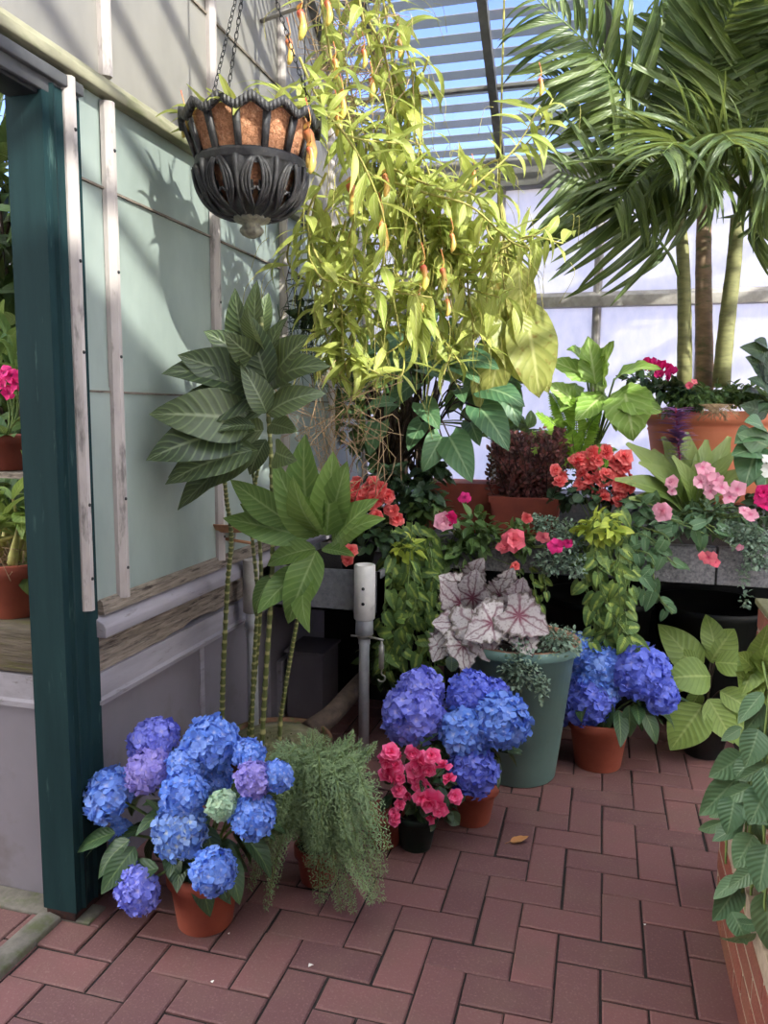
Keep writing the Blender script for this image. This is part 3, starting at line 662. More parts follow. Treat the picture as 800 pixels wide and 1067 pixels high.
# ================================================================== ASPARAGUS FERN
def plume(mb, st, P, w0, dens=1.):
    P = np.asarray(P); L = np.linalg.norm(P[-1]-P[0]); tube(st, P, np.linspace(.0022, .0008, len(P)), 4)
    n = int(30*dens); T = np.gradient(P, axis=0)
    for i in range(2, n):
        t = i/n; q = t*(len(P)-1); a = int(q); b_ = min(len(P)-1, a+1); p = P[a]*(1-q+a)+P[b_]*(q-a); tt = nrm(T[a]); _, s, nn = frame_of(tt, (0, -.3, 1))
        w = w0*math.sin(pi*(t*.86+.12))**.7
        for sd in (-1, 1):
            d = nrm(s*sd+tt*.55+nn*NR.uniform(-.25, .25)); m_ = max(3, int(w/.0085))
            for j in range(m_):
                pj = p+d*w*(j+.4)/m_+np.array([0, 0, -.12*w*(j/m_)**2])
                for e in (-1, 1): put(mb, LV['needle'][0], pj, d*.7+tt*e*.8+rv(.3), (0, -.4, 1), w*.26*(1.15-j/m_)+.006)
def fern():
    c = atz(322, 930)+np.array([.0, .07, 0])
    t = thing('asparagus_fern', 'feathery grey-green asparagus fern spilling over small terracotta pots', 'fern', (c[0], c[1], 0))
    mb = MB(); pot(mb, (c[0], c[1], 0), .05, .066, .115, .03, .005); mb.build('pot', M['terra_dark'], t); soil(t, c, .06, .10)
    mb = MB(); st = MB()
    tips = [(258, 880), (275, 960), (262, 925), (300, 860), (250, 905), (350, 970), (365, 955), (385, 935), (398, 915), (340, 945), (400, 880), (330, 880), (372, 900), (395, 945), (285, 815), (305, 790), (330, 765), (352, 772), (372, 765), (392, 780), (290, 845), (310, 835), (345, 850), (365, 870), (380, 850), (322, 905), (270, 850), (388, 815), (298, 880), (336, 820), (358, 810), (318, 862), (348, 905), (384, 885), (278, 900)]
    b0 = np.array([c[0], c[1], .10]); cen = at(345, 800, c[1])
    for i, (px, py) in enumerate(tips):
        for rep in range(2):
            Yt = c[1]+(-.18 if py > 850 else -.06 if py > 800 else .05)+NR.uniform(-.06, .06)
            tip = at(px+NR.uniform(-9, 9), py+NR.uniform(-7, 7), Yt)
            if tip[2] < .02: tip[2] = .02
            if py > 820:
                mid = np.array([b0[0]+(tip[0]-b0[0])*.55, b0[1]+(tip[1]-b0[1])*.6, max(tip[2], b0[2])+NR.uniform(.10, .2)])
            else: mid = b0*.45+tip*.55+np.array([0, 0, .05])
            plume(mb, st, curve([b0+rv(.012), mid, tip], 14), NR.uniform(.036, .055))
    mb.build('fronds', M['l_fern'], t); st.build('stems', M['greenstem'], t)
fern()
c = atz(392, 893)+np.array([-.0, .09, 0])
mb = MB(); pot(mb, (c[0], c[1], 0), .05, .066, .115, .03, .005)
o = mb.build('terracotta_pot', M['terra_dark'], at0=(c[0], c[1], 0)); tag(o, 'small terracotta pot half hidden behind the asparagus fern, left of the pink begonia', 'pot')

# ================================================================== PINK BEGONIA IN GREEN POT
def begonia(label, name, c, z0, potm, rb, rt, h, blooms, Yb, petal, fol, foln, folr, leafm, group=None, rr=1., flat=False, lk='round', Ls=(.035, .06)):
    t = thing(name, label, 'potted plant', (c[0], c[1], z0), group)
    mb = MB(); pot(mb, (c[0], c[1], z0), rb, rt, h, .025, .004); mb.build('pot', M[potm], t); soil(t, c, rt*.9, z0+h-.015)
    mb = MB(); leafball(mb, fol, folr, foln, lk, Ls, up=.7, jit=.35, inner=.3, zmin=-.7, droop=.2)
    mb.build('foliage', M[leafm], t)
    st = MB(); b0 = np.array([c[0], c[1], z0+h-.02])
    for i, (px, py, r, k_) in enumerate(blooms):
        p = at(px, py, Yb+NR.uniform(-.03, .01)); rad = r/FPX*Yb*rr
        for j in range(k_+(k_ > 1)):
            m_ = MB(); q = p+rv(rad*.55)*np.array([1, .6, 1]) if k_ > 1 else p
            n_ = nrm(np.array([0, -1, .45])+rv(.4)); R_ = rad*(1.1 if k_ == 1 else .75)
            (floret(m_, q, n_, R_, 5) if flat else bloom(m_, q, n_, R_))
            m_.build('flower', M[petal], t)
        tube(st, curve([b0+rv(.015)*np.array([1, 1, 0]), (b0+p)/2+np.array([0, .01, .02]), p+np.array([0, .01, 0])], 6), .002, 4)
    st.build('stems', M['greenstem'], t); return t
c = atz(428, 893)+np.array([0, .07, 0])
begonia('rose-pink double begonia in a small dark green pot, between fern and hydrangea', 'pink_begonia', c, 0, 'greenp', .05, .07, .12,
        [(400, 789, 16, 2), (412, 800, 12, 1), (437, 795, 15, 1), (434, 803, 13, 1), (415, 812, 12, 2), (447, 801, 14, 2), (462, 799, 11, 1), (442, 823, 15, 2), (448, 834, 15, 1), (440, 832, 12, 1), (456, 842, 12, 1), (415, 843, 11, 2), (474, 830, 9, 1), (410, 783, 11, 1), (430, 784, 10, 1), (450, 850, 10, 1), (468, 812, 9, 1), (403, 806, 10, 1), (425, 828, 9, 1), (450, 788, 10, 1)],
        2.26, 'p_pink', (c[0]+.01, c[1]+.0, .20), 150, (.125, .09, .12), 'l_dark')
# ================================================================== GREY-GREEN PLANTER
c = atz(537, 820)+np.array([-.0, .13, 0]); c = np.array([(-.20-.42)/2+.02, 2.98, 0])
c = np.array([-.275, 2.99, 0])
t = thing('tall_planter', 'tall grey-green round planter with cream-inside rim under painted-leaf begonias', 'planter', c)
mb = MB(); lathe(mb, [(0, 0), (.145, 0), (.15, .006), (.207, .50), (.226, .505), (.232, .515), (.232, .538), (.226, .545)], c, 48); mb.build('body', M['planter'], t)
mb = MB(); lathe(mb, [(.226, .5452), (.205, .5455), (.200, .52), (.2, .49)], c, 48); mb.build('rim', M['planter_rim'], t)
soil(t, c, .2, .50)
t = thing('painted_leaf_begonia', 'silver and burgundy star-patterned begonia growing in the tall grey-green planter', 'plant', (c[0], c[1]-.03, .505))
mb = MB(); st = MB()
rex = [tmpl('heart', .8, d, .15, .03, 12, 6, 0, .10) for d in (.3, .7)]
for (px, py, L, dx_, dz_, Y) in [(481, 630, 62, -.3, .5, 2.93), (492, 625, 60, .1, .9, 2.92), (497, 648, 70, .3, -.6, 2.84), (480, 650, 50, -.8, .1, 2.86), (515, 648, 58, -.7, -.35, 2.8), (538, 640, 62, .8, -.2, 2.8), (540, 628, 52, .1, .7, 2.86), (520, 622, 48, .3, .6, 2.9), (482, 670, 50, .2, -.9, 2.8), (470, 655, 44, -.5, -.5, 2.84), (505, 632, 44, .8, .2, 2.9), (528, 612, 40, .2, .8, 2.97), (494, 600, 38, .2, .6, 3.02), (478, 612, 40, -.6, .5, 3.0), (545, 660, 44, .3, -.7, 2.8), (462, 668, 40, -.4, -.8, 2.83), (510, 665, 36, 0, -.8, 2.83)]:
    p = at(px, py, Y); Lm = L/FPX*Y*.85
    d = nrm((dx_, -.45, dz_)); put(mb, rex[NR.randint(2)], p-d*Lm*.25, d, (0, -1, .5), Lm, wx=1.2)
    tube(st, curve([np.array([c[0], c[1]-.03, .50])+rv(.03)*np.array([1, 1, 0]), (p+np.array([c[0], c[1], .5]))/2+np.array([0, 0, .03]), p-d*Lm*.25], 6), .003, 5)
mb.build('leaves', M['rex'], t); st.build('stems', M['darkstem'], t)
mb = MB()
leafball(mb, (c[0]+.14, c[1]-.13, .58), (.12, .08, .06), 620, 'small', (.012, .022), up=.7, jit=.6, inner=.2)
leafball(mb, (c[0]+.02, c[1]-.23, .50), (.08, .03, .11), 480, 'small', (.012, .022), up=.7, jit=.6, inner=.1)
leafball(mb, (c[0]+.1, c[1]-.25, .44), (.03, .02, .07), 140, 'small', (.010, .018), up=.7, jit=.6, inner=.1)
o = mb.build('creeping_plant', M['l_grey'], at0=(c[0]+.1, c[1]-.2, .54)); tag(o, 'tiny-leaved grey-green creeper spilling over the rim of the tall planter', 'plant')
# ================================================================== LEFT METAL BENCH, POLES, SLEEVES
t = thing('plant_bench', 'grey zinc trough bench held by white-sleeved corner poles by the left partition', 'bench', (-1.1, 2.93, 0))
mb = MB(); x0, x1, y0, y1, zb, zt = -1.31, -.83, 2.94, 3.55, .60, .775
box(mb, (x0, y0, zb), (x1, y0+.012, zt)); box(mb, (x1-.012, y0, zb), (x1, y1, zt)); box(mb, (x0, y0, zb), (x0+.012, y1, zt)); box(mb, (x0, y0, zb), (x1, y1, zb+.012)); box(mb, (x0, y1-.012, zb), (x1, y1, zt))
box(mb, (x0, y0+.012, zb+.012), (x1, y1-.012, zt-.03), mi=1)
mb.build('trough', [M['trough'], M['soil']], t, smooth=False)
for (px, py0, py1, Y, r) in ((380, 588, 645, 2.90, .042), (262, 583, 638, 2.70, .034)):
    a, b_ = at(px, py0, Y), at(px, py1, Y); mb = MB(); lathe(mb, [(0, 0), (r-.004, 0), (r, .004), (r, a[2]-b_[2]-.004), (r-.004, a[2]-b_[2]), (r-.01, a[2]-b_[2]), (r-.012, a[2]-b_[2]-.01), (0, a[2]-b_[2]-.01)], (a[0], Y, b_[2]), 28)
    sl_ = mb.build('sleeve', M['whitepvc'] if px > 300 else M['frame_pale'], t)
    for q in ((.05, .11) if px > 300 else ()):
        mb = MB(); lathe(mb, [(0, .003), (.006, .002), (.007, 0)], (a[0]+.006, Y-r+.001, b_[2]+q+.02), 10, axis=(0, -1, 0)); mb.build('bolt', M['dark_steel'], sl_)
    mb = MB(); lathe(mb, [(r-.008, 0), (r-.006, -.06), (.024, -.062), (.024, -.10)], (a[0], Y, b_[2]), 24); mb.build('collar', M['steel'], t)
    mb = MB(); lathe(mb, [(0, 0), (.021, 0), (.021, b_[2]-.02)], (a[0], Y, 0), 20); mb.build('pole', M['steel'], t)
mb = MB(); p = at(380, 662, 2.9); lathe(mb, [(.022, -.010), (.03, -.010), (.03, .010), (.022, .010)], p, 20); tube(mb, [p+np.array([.02, -.02, 0]), p+np.array([.06, -.03, .0]), p+np.array([.085, -.03, -.004])], .005, 8); tube(mb, [p+np.array([-.02, -.02, 0]), p+np.array([-.05, -.025, .002])], .004, 8)
mb.build('pipe_clamp', M['hook'], t)
tb = thing('turnbuckle', 'small steel turnbuckle with open hook hanging from the pole clamp', 'hook', p+np.array([.08, -.03, 0]))
mb = MB(); q = p+np.array([.078, -.03, -.004]); lathe(mb, [(0, 0), (.005, -.004), (.005, -.016), (.011, -.022), (.011, -.112), (.006, -.118), (0, -.118)], q, 14); mb.build('barrel', M['hook'], tb)
mb = MB(); h0 = q+np.array([0, 0, -.118]); tube(mb, curve([h0, h0+np.array([.002, 0, -.02]), h0+np.array([.014, 0, -.028]), h0+np.array([.012, 0, -.045]), h0+np.array([-.004, 0, -.05]), h0+np.array([-.014, 0, -.042])], 20), .0032, 8); mb.build('open_hook', M['hook'], tb)
# grey service box and clay lump, log under bench
mb = MB(); a = at(303, 680, 3.2); bx = at(336, 752, 3.2); box(mb, (a[0]-.02, 3.2, .02), (bx[0], 3.42, a[2])); box(mb, (a[0]-.03, 3.19, a[2]), (bx[0]+.01, 3.43, a[2]+.012))
o = mb.build('grey_box', M['greybox'], bevel=.004, smooth=False, at0=((a[0]+bx[0])/2, 3.3, 0)); tag(o, 'plain grey metal box standing in the shade under the left bench', 'box')
mb = MB(); box(mb, (a[0]-.2, 3.21, .0), (a[0]-.05, 3.4, a[2]-.05)); o = mb.build('grey_box', M['greyboard'], bevel=.004, smooth=False, at0=(a[0]-.12, 3.3, 0)); tag(o, 'narrow darker grey box behind the canes, left of the plain grey metal box', 'box')
mb = MB(); P = curve([at(322, 762, 2.75), at(345, 745, 2.85), at(372, 715, 3.1), at(385, 700, 3.3)], 12); P[:, 2] = np.maximum(P[:, 2], .06); tube(mb, P, np.linspace(.045, .035, len(P)), 10)
o = mb.build('log', plain('log_bark', S(92, 76, 66), S(60, 50, 44), .9, scale=30, bump=.8), at0=P[0]); tag(o, 'dark brown log leaning in shade under the left bench, behind the asparagus fern', 'log')
mb = MB(); box(mb, (-1.29, 3.57, 0), (-.72, 3.585, .598)); o = mb.build('shade_sheet', M['shade_black'], smooth=False, at0=(-1., 3.58, 0)); tag(o, 'black sheet added as painted shade behind the left zinc bench', 'shade sheet')  # dark sheet added for the shade under the left bench
# clay saucer on bench edge
mb = MB(); p = at(242, 552, 2.62); lathe(mb, [(0, 0), (.09, 0), (.12, .03), (.115, .032), (.085, .008), (0, .008)], p, 24, sx=1., sy=.8)
tube(mb, [at(226, 560, 2.6), at(262, 566, 2.6)], .006, 6)
ps = mb.build('clay_saucer', plain('tan_clay', S(190, 140, 104), S(160, 112, 84), .8), at0=p); tag(ps, 'broken tan clay saucer wedged behind the tall ringed canes', 'saucer')
mb = MB(); tube(mb, [p+np.array([0, .03, 0]), np.array([p[0]-.02, p[1]+.03, .86])], .006, 6); tube(mb, [np.array([p[0]-.02, p[1]+.03, .86]), np.array([XL-.02, p[1]+.05, .86])], .006, 6); mb.build('wire_bracket', M['hook'], ps)

# ================================================================== TALL RINGED-CANE PLANT
c = np.array([-1.13, 2.60, 0])
t = thing('tall_cane_plant', 'tall plant of ringed green canes topped by broad pleated leaves, in a mossy clay pot', 'potted plant', c)
mb = MB(); pot(mb, c, .14, .20, .19, .035, .01); mb.build('pot', M['terra_old'], t)
mb = MB(); lathe(mb, [(0, .045), (.09, .04), (.17, .02), (.185, -.01)], (c[0], c[1], .165), 24); leafball(mb, (c[0]+.05, c[1]-.08, .2), (.14, .10, .02), 160, 'small', (.008, .016), zmin=0)
mb.build('moss', M['moss'], t)
canes = [[(231, 756, 2.50), (233, 690, 2.49), (237, 610, 2.44), (241, 560, 2.40), (236, 520, 2.36), (232, 480, 2.32)],
         [(262, 775, 2.50), (264, 700, 2.48), (268, 620, 2.42), (262, 540, 2.38), (272, 470, 2.34)],
         [(273, 772, 2.46), (277, 700, 2.44), (283, 610, 2.38), (284, 540, 2.34), (282, 470, 2.30), (277, 400, 2.28), (272, 330, 2.26)],
         [(291, 756, 2.55), (300, 700, 2.50), (309, 650, 2.46), (318, 600, 2.42), (322, 570, 2.4)],
         [(258, 776, 2.56), (266, 700, 2.50), (272, 600, 2.42), (262, 480, 2.36), (240, 400, 2.30)]]
CP = []
for k_, cn in enumerate(canes):
    P = curve([at(*q) for q in cn], 26); P[0, 2] = max(.18, min(P[0, 2], .2)); n_ = len(P); rr = []
    mb = MB(); m_ = 110; idx = np.linspace(0, n_-1, m_); Q = np.array([P[int(i)]*(1-i+int(i))+P[min(n_-1, int(i)+1)]*(i-int(i)) for i in idx])
    r0 = .0095 if k_ in (0, 2) else .008
    tube(mb, Q, [r0*(1.22 if i % 3 == 0 else .95)*(1-.35*i/m_) for i in range(m_)], 8)
    mb.build('cane', M['cane'], t); CP.append(P)
up_leaf = MB(); low_leaf = MB()
Lb = LV['big']
def pl(mb, px, py, Y, px2, py2, dy=-.1, wx=1., nrmv=(0, -1, .5), k=None):
    """leaf from base pixel to tip pixel, both at real depths"""
    a = at(px, py, Y); Yb_ = Y+dy; b_ = at(px2, py2, Yb_)
    while b_[0] < XL+.035: Yb_ -= .02; b_ = at(px2, py2, Yb_)
    put2(mb, Lb[NR.randint(6) if k is None else k], a+rv(.004), b_, nrm(np.array(nrmv)+rv(.25)), wx=wx)
UL = [(262, 370, 245, 300), (270, 360, 268, 292), (275, 380, 232, 345), (272, 385, 212, 345), (268, 400, 185, 370), (270, 410, 168, 390), (268, 415, 172, 432), (265, 425, 185, 420), (265, 430, 200, 405), (262, 440, 155, 432), (262, 440, 190, 470), (255, 450, 152, 480), (258, 455, 175, 498), (250, 470, 185, 532), (265, 450, 205, 478), (280, 400, 322, 350), (282, 410, 345, 382), (278, 390, 300, 330), (285, 420, 305, 400), (282, 440, 310, 450), (276, 400, 262, 330), (275, 420, 235, 395), (270, 430, 220, 420), (266, 445, 225, 450), (275, 430, 250, 380), (272, 450, 215, 440), (280, 430, 300, 420), (268, 470, 235, 500), (280, 460, 260, 495), (285, 470, 310, 480), (262, 415, 205, 385), (258, 470, 172, 505), (270, 470, 210, 510), (282, 395, 298, 360), (276, 365, 258, 320), (274, 350, 280, 305), (284, 430, 340, 410), (260, 430, 195, 445), (272, 410, 240, 360), (266, 440, 215, 462)]
for (a, b_, c_, d_) in UL: pl(up_leaf, a+NR.uniform(-4, 4), b_, 2.27+NR.uniform(-.06, .08), c_, d_, NR.uniform(-.16, .06), wx=NR.uniform(.95, 1.2), nrmv=(-.2, -1, .5))
LLF = [(325, 560, 318, 452), (322, 560, 232, 540), (330, 558, 285, 478), (340, 560, 347, 470), (330, 570, 278, 590), (325, 575, 312, 590), (345, 565, 395, 520), (350, 570, 402, 540), (335, 572, 370, 580), (330, 575, 300, 650), (322, 590, 268, 640), (322, 590, 323, 660), (285, 600, 265, 640), (300, 545, 240, 500), (345, 550, 362, 480), (318, 560, 250, 525), (335, 555, 305, 495)]
for (a, b_, c_, d_) in LLF: pl(low_leaf, a, b_, 2.38+NR.uniform(-.05, .05), c_, d_, NR.uniform(-.2, .0), wx=NR.uniform(.8, 1.02))
up_leaf.build('crown_leaves', M['l_cane'], t); low_leaf.build('lower_leaves', M['l_canelow'], t)

# ================================================================== HANGING BASKET
bc = at(261, 128, 2.2); R0 = .198; zt = bc[2]
t = thing('hanging_basket', 'ornate dark iron hanging basket lined with orange coir, on chains', 'hanging basket', (bc[0], bc[1], zt-.27))
ax, ay = bc[0], bc[1]; zband = zt-.125; Rb = .156
mb = MB(); N = 14
def cpt(a, r, z): return np.array([ax+r*math.cos(a), ay+r*math.sin(a), z])
for i in range(N):
    a0 = 2*pi*i/N; a1 = a0+pi/N; a2 = a0+2*pi/N; zs_ = zt-.012; zp = zt+.012
    # upright rib, flared; pointed arch top
    w_ = .011
    for s_ in (0,):
        da = w_/R0
        v = [cpt(a0-da, Rb, zband), cpt(a0+da, Rb, zband), cpt(a0+da, R0, zs_), cpt(a0-da, R0, zs_), cpt(a0-da, Rb-.012, zband), cpt(a0+da, Rb-.012, zband), cpt(a0+da, R0-.012, zs_), cpt(a0-da, R0-.012, zs_)]
        mb.add(v, [f_[::-1] for f_ in _bf])
    for (q0, q1, z0_, z1_) in ((a0, a1, zs_-.004, zp), (a1, a2, zp, zs_-.004)):
        for e in range(4):
            b0, b1 = q0+(q1-q0)*e/4, q0+(q1-q0)*(e+1)/4; y0_, y1_ = z0_+(z1_-z0_)*e/4, z0_+(z1_-z0_)*(e+1)/4
            h = .020; rr_ = R0+.003
            v = [cpt(b0, rr_, y0_-h), cpt(b1, rr_, y1_-h), cpt(b1, rr_+.004, y1_+.004), cpt(b0, rr_+.004, y0_+.004), cpt(b0, rr_-.014, y0_-h), cpt(b1, rr_-.014, y1_-h), cpt(b1, rr_-.014, y1_+.004), cpt(b0, rr_-.014, y0_+.004)]
            mb.add(v, [f_[::-1] for f_ in _bf])
lathe(mb, [(Rb-.014, zband-zt+.014), (Rb+.004, zband-zt+.014), (Rb+.006, zband-zt+.004), (Rb+.001, zband-zt-.004), (Rb+.004, zband-zt-.012), (Rb-.014, zband-zt-.014)], (ax, ay, zt), 56)
mb.build('arcaded_rim', M['iron'], t)
# lower bowl: acanthus lobes with scroll openings
mb = MB(); NB_ = 9; hB = .135
def bowl(a, q, off=0): # q 0 top ..1 bottom
    r = Rb*math.cos(q*pi/2*.93)**.8; return cpt(a, max(.02, r)+off, zband-.01-hB*math.sin(q*pi/2))
for i in range(NB_):
    a0 = 2*pi*(i+.5)/NB_; wA = 2*pi/NB_
    # solid ground between openings: strips of the bowl, opening shaped like a pointed oval
    M_, K = 10, 14; grid = {}
    vs = []; fs = []
    for r_ in range(M_+1):
        for k__ in range(K+1):
            q = r_/M_; a = a0+wA*(k__/K-.5)
            vs.append(bowl(a, q, .002+.004*math.cos((k__/K-.5)*2*pi*2)))
    def inhole(r_, k__):
        q = (r_+.5)/M_; u = abs((k__+.5)/K-.5)
        return (.08 < q < .36 and u < .17*math.sin((q-.08)/.28*pi)**.5) or (.42 < q < .68 and u < .16*math.sin((q-.42)/.26*pi)**.5)
    for r_ in range(M_):
        for k__ in range(K):
            if inhole(r_, k__): continue
            i0 = r_*(K+1)+k__; fs.append((i0, i0+1, i0+K+2, i0+K+1))
    mb.add(vs, fs)
    for sd in (-1, 1):
        for w_, r__ in ((.20, .006), (.30, .005), (.40, .006)):
            P = [bowl(a0+sd*wA*w_*math.sin(min(1, q*1.35)*pi)**.7*(1-.2*q), q*.98, .007+.004*math.sin(q*pi)) for q in np.linspace(0.03, .95, 14)]
            tube(mb, P, [r__*(1-.5*q) for q in np.linspace(0, 1, 14)], 6)
        P = [bowl(a0+sd*wA*(.18-.15*math.cos(s_*2.2)), .39+.05*math.sin(s_*3), .008) for s_ in np.linspace(0, 1.5, 8)]; tube(mb, P, .004, 5)
    P = [bowl(a0+wA*.5, q, .009) for q in np.linspace(0, .9, 10)]; tube(mb, P, [.008*(1-.6*q) for q in np.linspace(0, 1, 10)], 6)
mb.build('acanthus_bowl', M['iron'], t)
mb = MB(); zf = zband-.01-hB; lathe(mb, [(.05, .012), (.058, .004), (.05, -.006), (.03, -.012), (.026, -.018), (.034, -.026), (.036, -.034), (.028, -.044), (.012, -.052), (0, -.054)], (ax, ay, zf), 20); mb.build('finial', plain('pale_iron', S(150, 146, 124), S(96, 92, 84), .6, scale=60), t)
mb = MB(); lathe(mb, [(R0-.022, -.006), (Rb-.016, -.135), (Rb*.82, -.19), (Rb*.5, -.245), (0, -.26)], (ax, ay, zt), 40)
lathe(mb, [(0, -.02), (R0-.04, -.02), (R0-.022, -.006)], (ax, ay, zt), 30); mb.build('coir_liner', M['coir'], t)
top = np.array([ax+.02, ay+.0, zt+.62])
top = at(263, -75, 2.2)
for a in (.4, 2.5, 4.6):
    p0 = cpt(a, R0-.006, zt); n_ = 30; mb = MB()
    d = top-p0; dd, s_, nn_ = frame_of(d)
    for i in range(n_):
        q = p0+d*(i+.5)/n_; ax1, ax2 = (s_, nn_) if i % 2 else (nn_, s_); Lh = np.linalg.norm(d)/n_*.68
        P = [q+dd*Lh*math.cos(w2)+ax1*.0055*math.sin(w2) for w2 in np.linspace(0, 2*pi, 9)]; tube(mb, P, .0014, 4, cap=False)
    mb.build('chain', M['dark_steel'], t)
mb = MB(); tube(mb, [top+np.array([0, 0, -.01]), top+np.array([0, 0, .05]), np.array([top[0], top[1], roofz(top[1])-.05])], .004, 6); lathe(mb, [(0, .02), (.012, 0), (0, -.02)], top, 10); mb.build('hanger', M['dark_steel'], t)
# diagonal steel brace crossing at top
mb = MB(); tube(mb, [at(318, 5, 2.75), at(272, 22, 3.0)], .008, 6); P0 = at(272, 22, 3.0); tube(mb, [P0, np.array([XL, P0[1], P0[2]])], .008, 6); tube(mb, [at(318, 5, 2.75), np.array([at(318, 5, 2.75)[0], 2.75, roofz(2.75)-.05])], .008, 6)
o = mb.build('steel_brace', M['frame_pale'], at0=P0); tag(o, 'thin pale steel bracket rod above the hanging basket, right of its chains', 'bracket')
# thin wire hanging basket behind
wc = at(322, 330, 2.95); t = thing('wire_hanging_basket', 'thin black wire hanging basket, nearly empty, right of and below the iron basket', 'hanging basket', wc)
mb = MB(); tp = at(318, 215, 2.95)
for i in range(7):
    a = 2*pi*i/7; p1 = wc+np.array([.09*math.cos(a), .09*math.sin(a), .13]); p2 = wc+np.array([.075*math.cos(a), .075*math.sin(a), -.02]); tube(mb, [tp, p1], .0016, 4); tube(mb, [p1, p2, wc+np.array([0, 0, -.06])], .0016, 4)
for z_, r_ in ((.13, .09), (.05, .085), (-.02, .075)): tube(mb, [wc+np.array([r_*math.cos(a), r_*math.sin(a), z_]) for a in np.linspace(0, 2*pi, 20)], .0018, 4, cap=False)
tube(mb, [tp, np.array([tp[0], tp[1], roofz(tp[1])-.05])], .0018, 4)
mb.build('wire_frame', M['dark_steel'], t)
mb = MB(); leafball(mb, wc+np.array([0, 0, .02]), (.10, .09, .07), 46, 'ovate', (.04, .08), up=.5, jit=.6, inner=.2); 
for i in range(60):
    a = wc+rv(.06); P = curve([a, a+rv(.05)+np.array([0, 0, -.08]), a+rv(.07)+np.array([0, 0, -.2])], 6); tube(mb, P, .0014, 3)
mb.build('plant', M['l_dark'], t)

# ================================================================== PITCHER-PLANT VINES
def pitcher(parent, p, L, d=(0, 0, -1)):
    mb = MB(); P = curve([p, p+np.array([.1*L, 0, -.25*L]), p+np.array([.16*L, -.05*L, -.6*L]), p+np.array([.06*L, -.1*L, -1.0*L])], 12)[::-1]
    r = [L*x for x in (.05, .10, .13, .145, .15, .14, .125, .12, .125, .13, .15, .14, .13)]
    tube(mb, P, np.interp(np.linspace(0, 1, len(P)), np.linspace(0, 1, 13), r), 9)
    tp_ = P[-1]; put(mb, LV['round'][0], tp_+np.array([-.1*L, 0, .06*L]), (.7, -.3, .6), (0, -.3, 1), L*.32)
    tube(mb, curve([tp_, tp_+np.array([.1*L, 0, .3*L]), tp_+np.array([-.05*L, 0, .9*L])], 8), .0016, 4)
    return mb.build('pitcher', M['pitcher'], parent)
def nep_vine(lf_, st_, P, Lr, step, r=.005, dens=1., kind='nep', hang=.35):
    P = curve(P, 30); tube(st_, P, np.linspace(r, r*.6, len(P)), 6)
    D = np.linalg.norm(np.diff(P, axis=0), axis=1); cum = np.concatenate([[0], np.cumsum(D)]); s = .02; a = NR.uniform(0, 6)
    while s < cum[-1]:
        i = min(len(P)-2, np.searchsorted(cum, s, 'right')-1); q = (s-cum[i])/max(1e-6, D[i]); p = P[i]*(1-q)+P[i+1]*q; T = nrm(P[i+1]-P[i])
        _, sd, nn = frame_of(T, (0, 1, 0)); a += 2.2+NR.uniform(-.4, .4); o = math.cos(a)*sd+math.sin(a)*nn
        d = nrm(o+T*NR.uniform(.0, .6)+np.array([0, 0, NR.uniform(-.55, .6)])); L = NR.uniform(*Lr)
        put(lf_, lf(kind), p, d, nrm(np.array([.2, -.3, 1.])+rv(.3)), L)
        if R.random() < .35:
            e = p+d*L*.93+np.array([0, 0, -.15*L]); tube(st_, curve([e, e+d*.04+np.array([0, 0, -.03]), e+d*.05+rv(.02)+np.array([0, 0, -.12])], 7), .0011, 3)
        s += step*NR.uniform(.6, 1.4)
t = thing('pitcher_plant', 'large pitcher plant with yellow-green strap leaves, tangled hanging vines filling upper centre', 'hanging plant', at(420, 150, 2.95))
lfm = MB(); stm = MB()
VN = [[(330, -30, 2.6), (345, 60, 2.6), (365, 130, 2.6), (372, 210, 2.65), (350, 290, 2.7)],
      [(300, 110, 2.3), (340, 120, 2.4), (375, 165, 2.5), (400, 230, 2.6), (398, 290, 2.7)],
      [(370, -20, 2.8), (385, 50, 2.8), (402, 110, 2.8), (410, 180, 2.9), (440, 260, 2.9), (430, 340, 2.9)],
      [(395, -30, 3.0), (408, 60, 3.0), (412, 120, 3.0), (428, 170, 3.0), (440, 225, 3.0), (470, 300, 3.0)],
      [(350, -20, 3.1), (362, 80, 3.1), (390, 170, 3.1), (415, 260, 3.2), (400, 350, 3.1)],
      [(412, 200, 2.9), (460, 215, 2.95), (510, 180, 3.0), (540, 150, 3.05), (562, 110, 3.1)],
      [(380, 180, 2.8), (440, 200, 2.8), (490, 215, 2.85), (530, 250, 2.9), (555, 260, 2.95)],
      [(400, 240, 3.0), (450, 260, 3.0), (500, 265, 3.0), (545, 250, 3.0), (572, 235, 3.0)],
      [(340, 180, 2.6), (320, 230, 2.6), (340, 280, 2.6), (390, 300, 2.7), (450, 310, 2.8)],
      [(480, 200, 3.1), (485, 260, 3.1), (490, 320, 3.1), (505, 360, 3.1)],
      [(520, 180, 3.2), (520, 250, 3.2), (528, 320, 3.2)],
      [(430, 60, 3.0), (440, 130, 3.0), (430, 200, 2.9), (445, 260, 2.9)],
      [(312, 60, 2.5), (330, 100, 2.5), (360, 140, 2.5), (420, 150, 2.7)],
      [(360, 230, 2.7), (345, 300, 2.75), (370, 350, 2.8), (350, 400, 2.8)],
      [(410, 280, 2.9), (440, 330, 2.9), (400, 370, 2.85), (360, 375, 2.8)],
      [(450, 230, 3.1), (440, 290, 3.1), (455, 340, 3.1), (480, 380, 3.0)],
      [(395, 120, 2.9), (380, 200, 2.95), (400, 260, 3.0), (380, 330, 3.0)],
      [(425, 170, 3.0), (470, 230, 3.0), (470, 290, 3.05), (520, 310, 3.05)]]
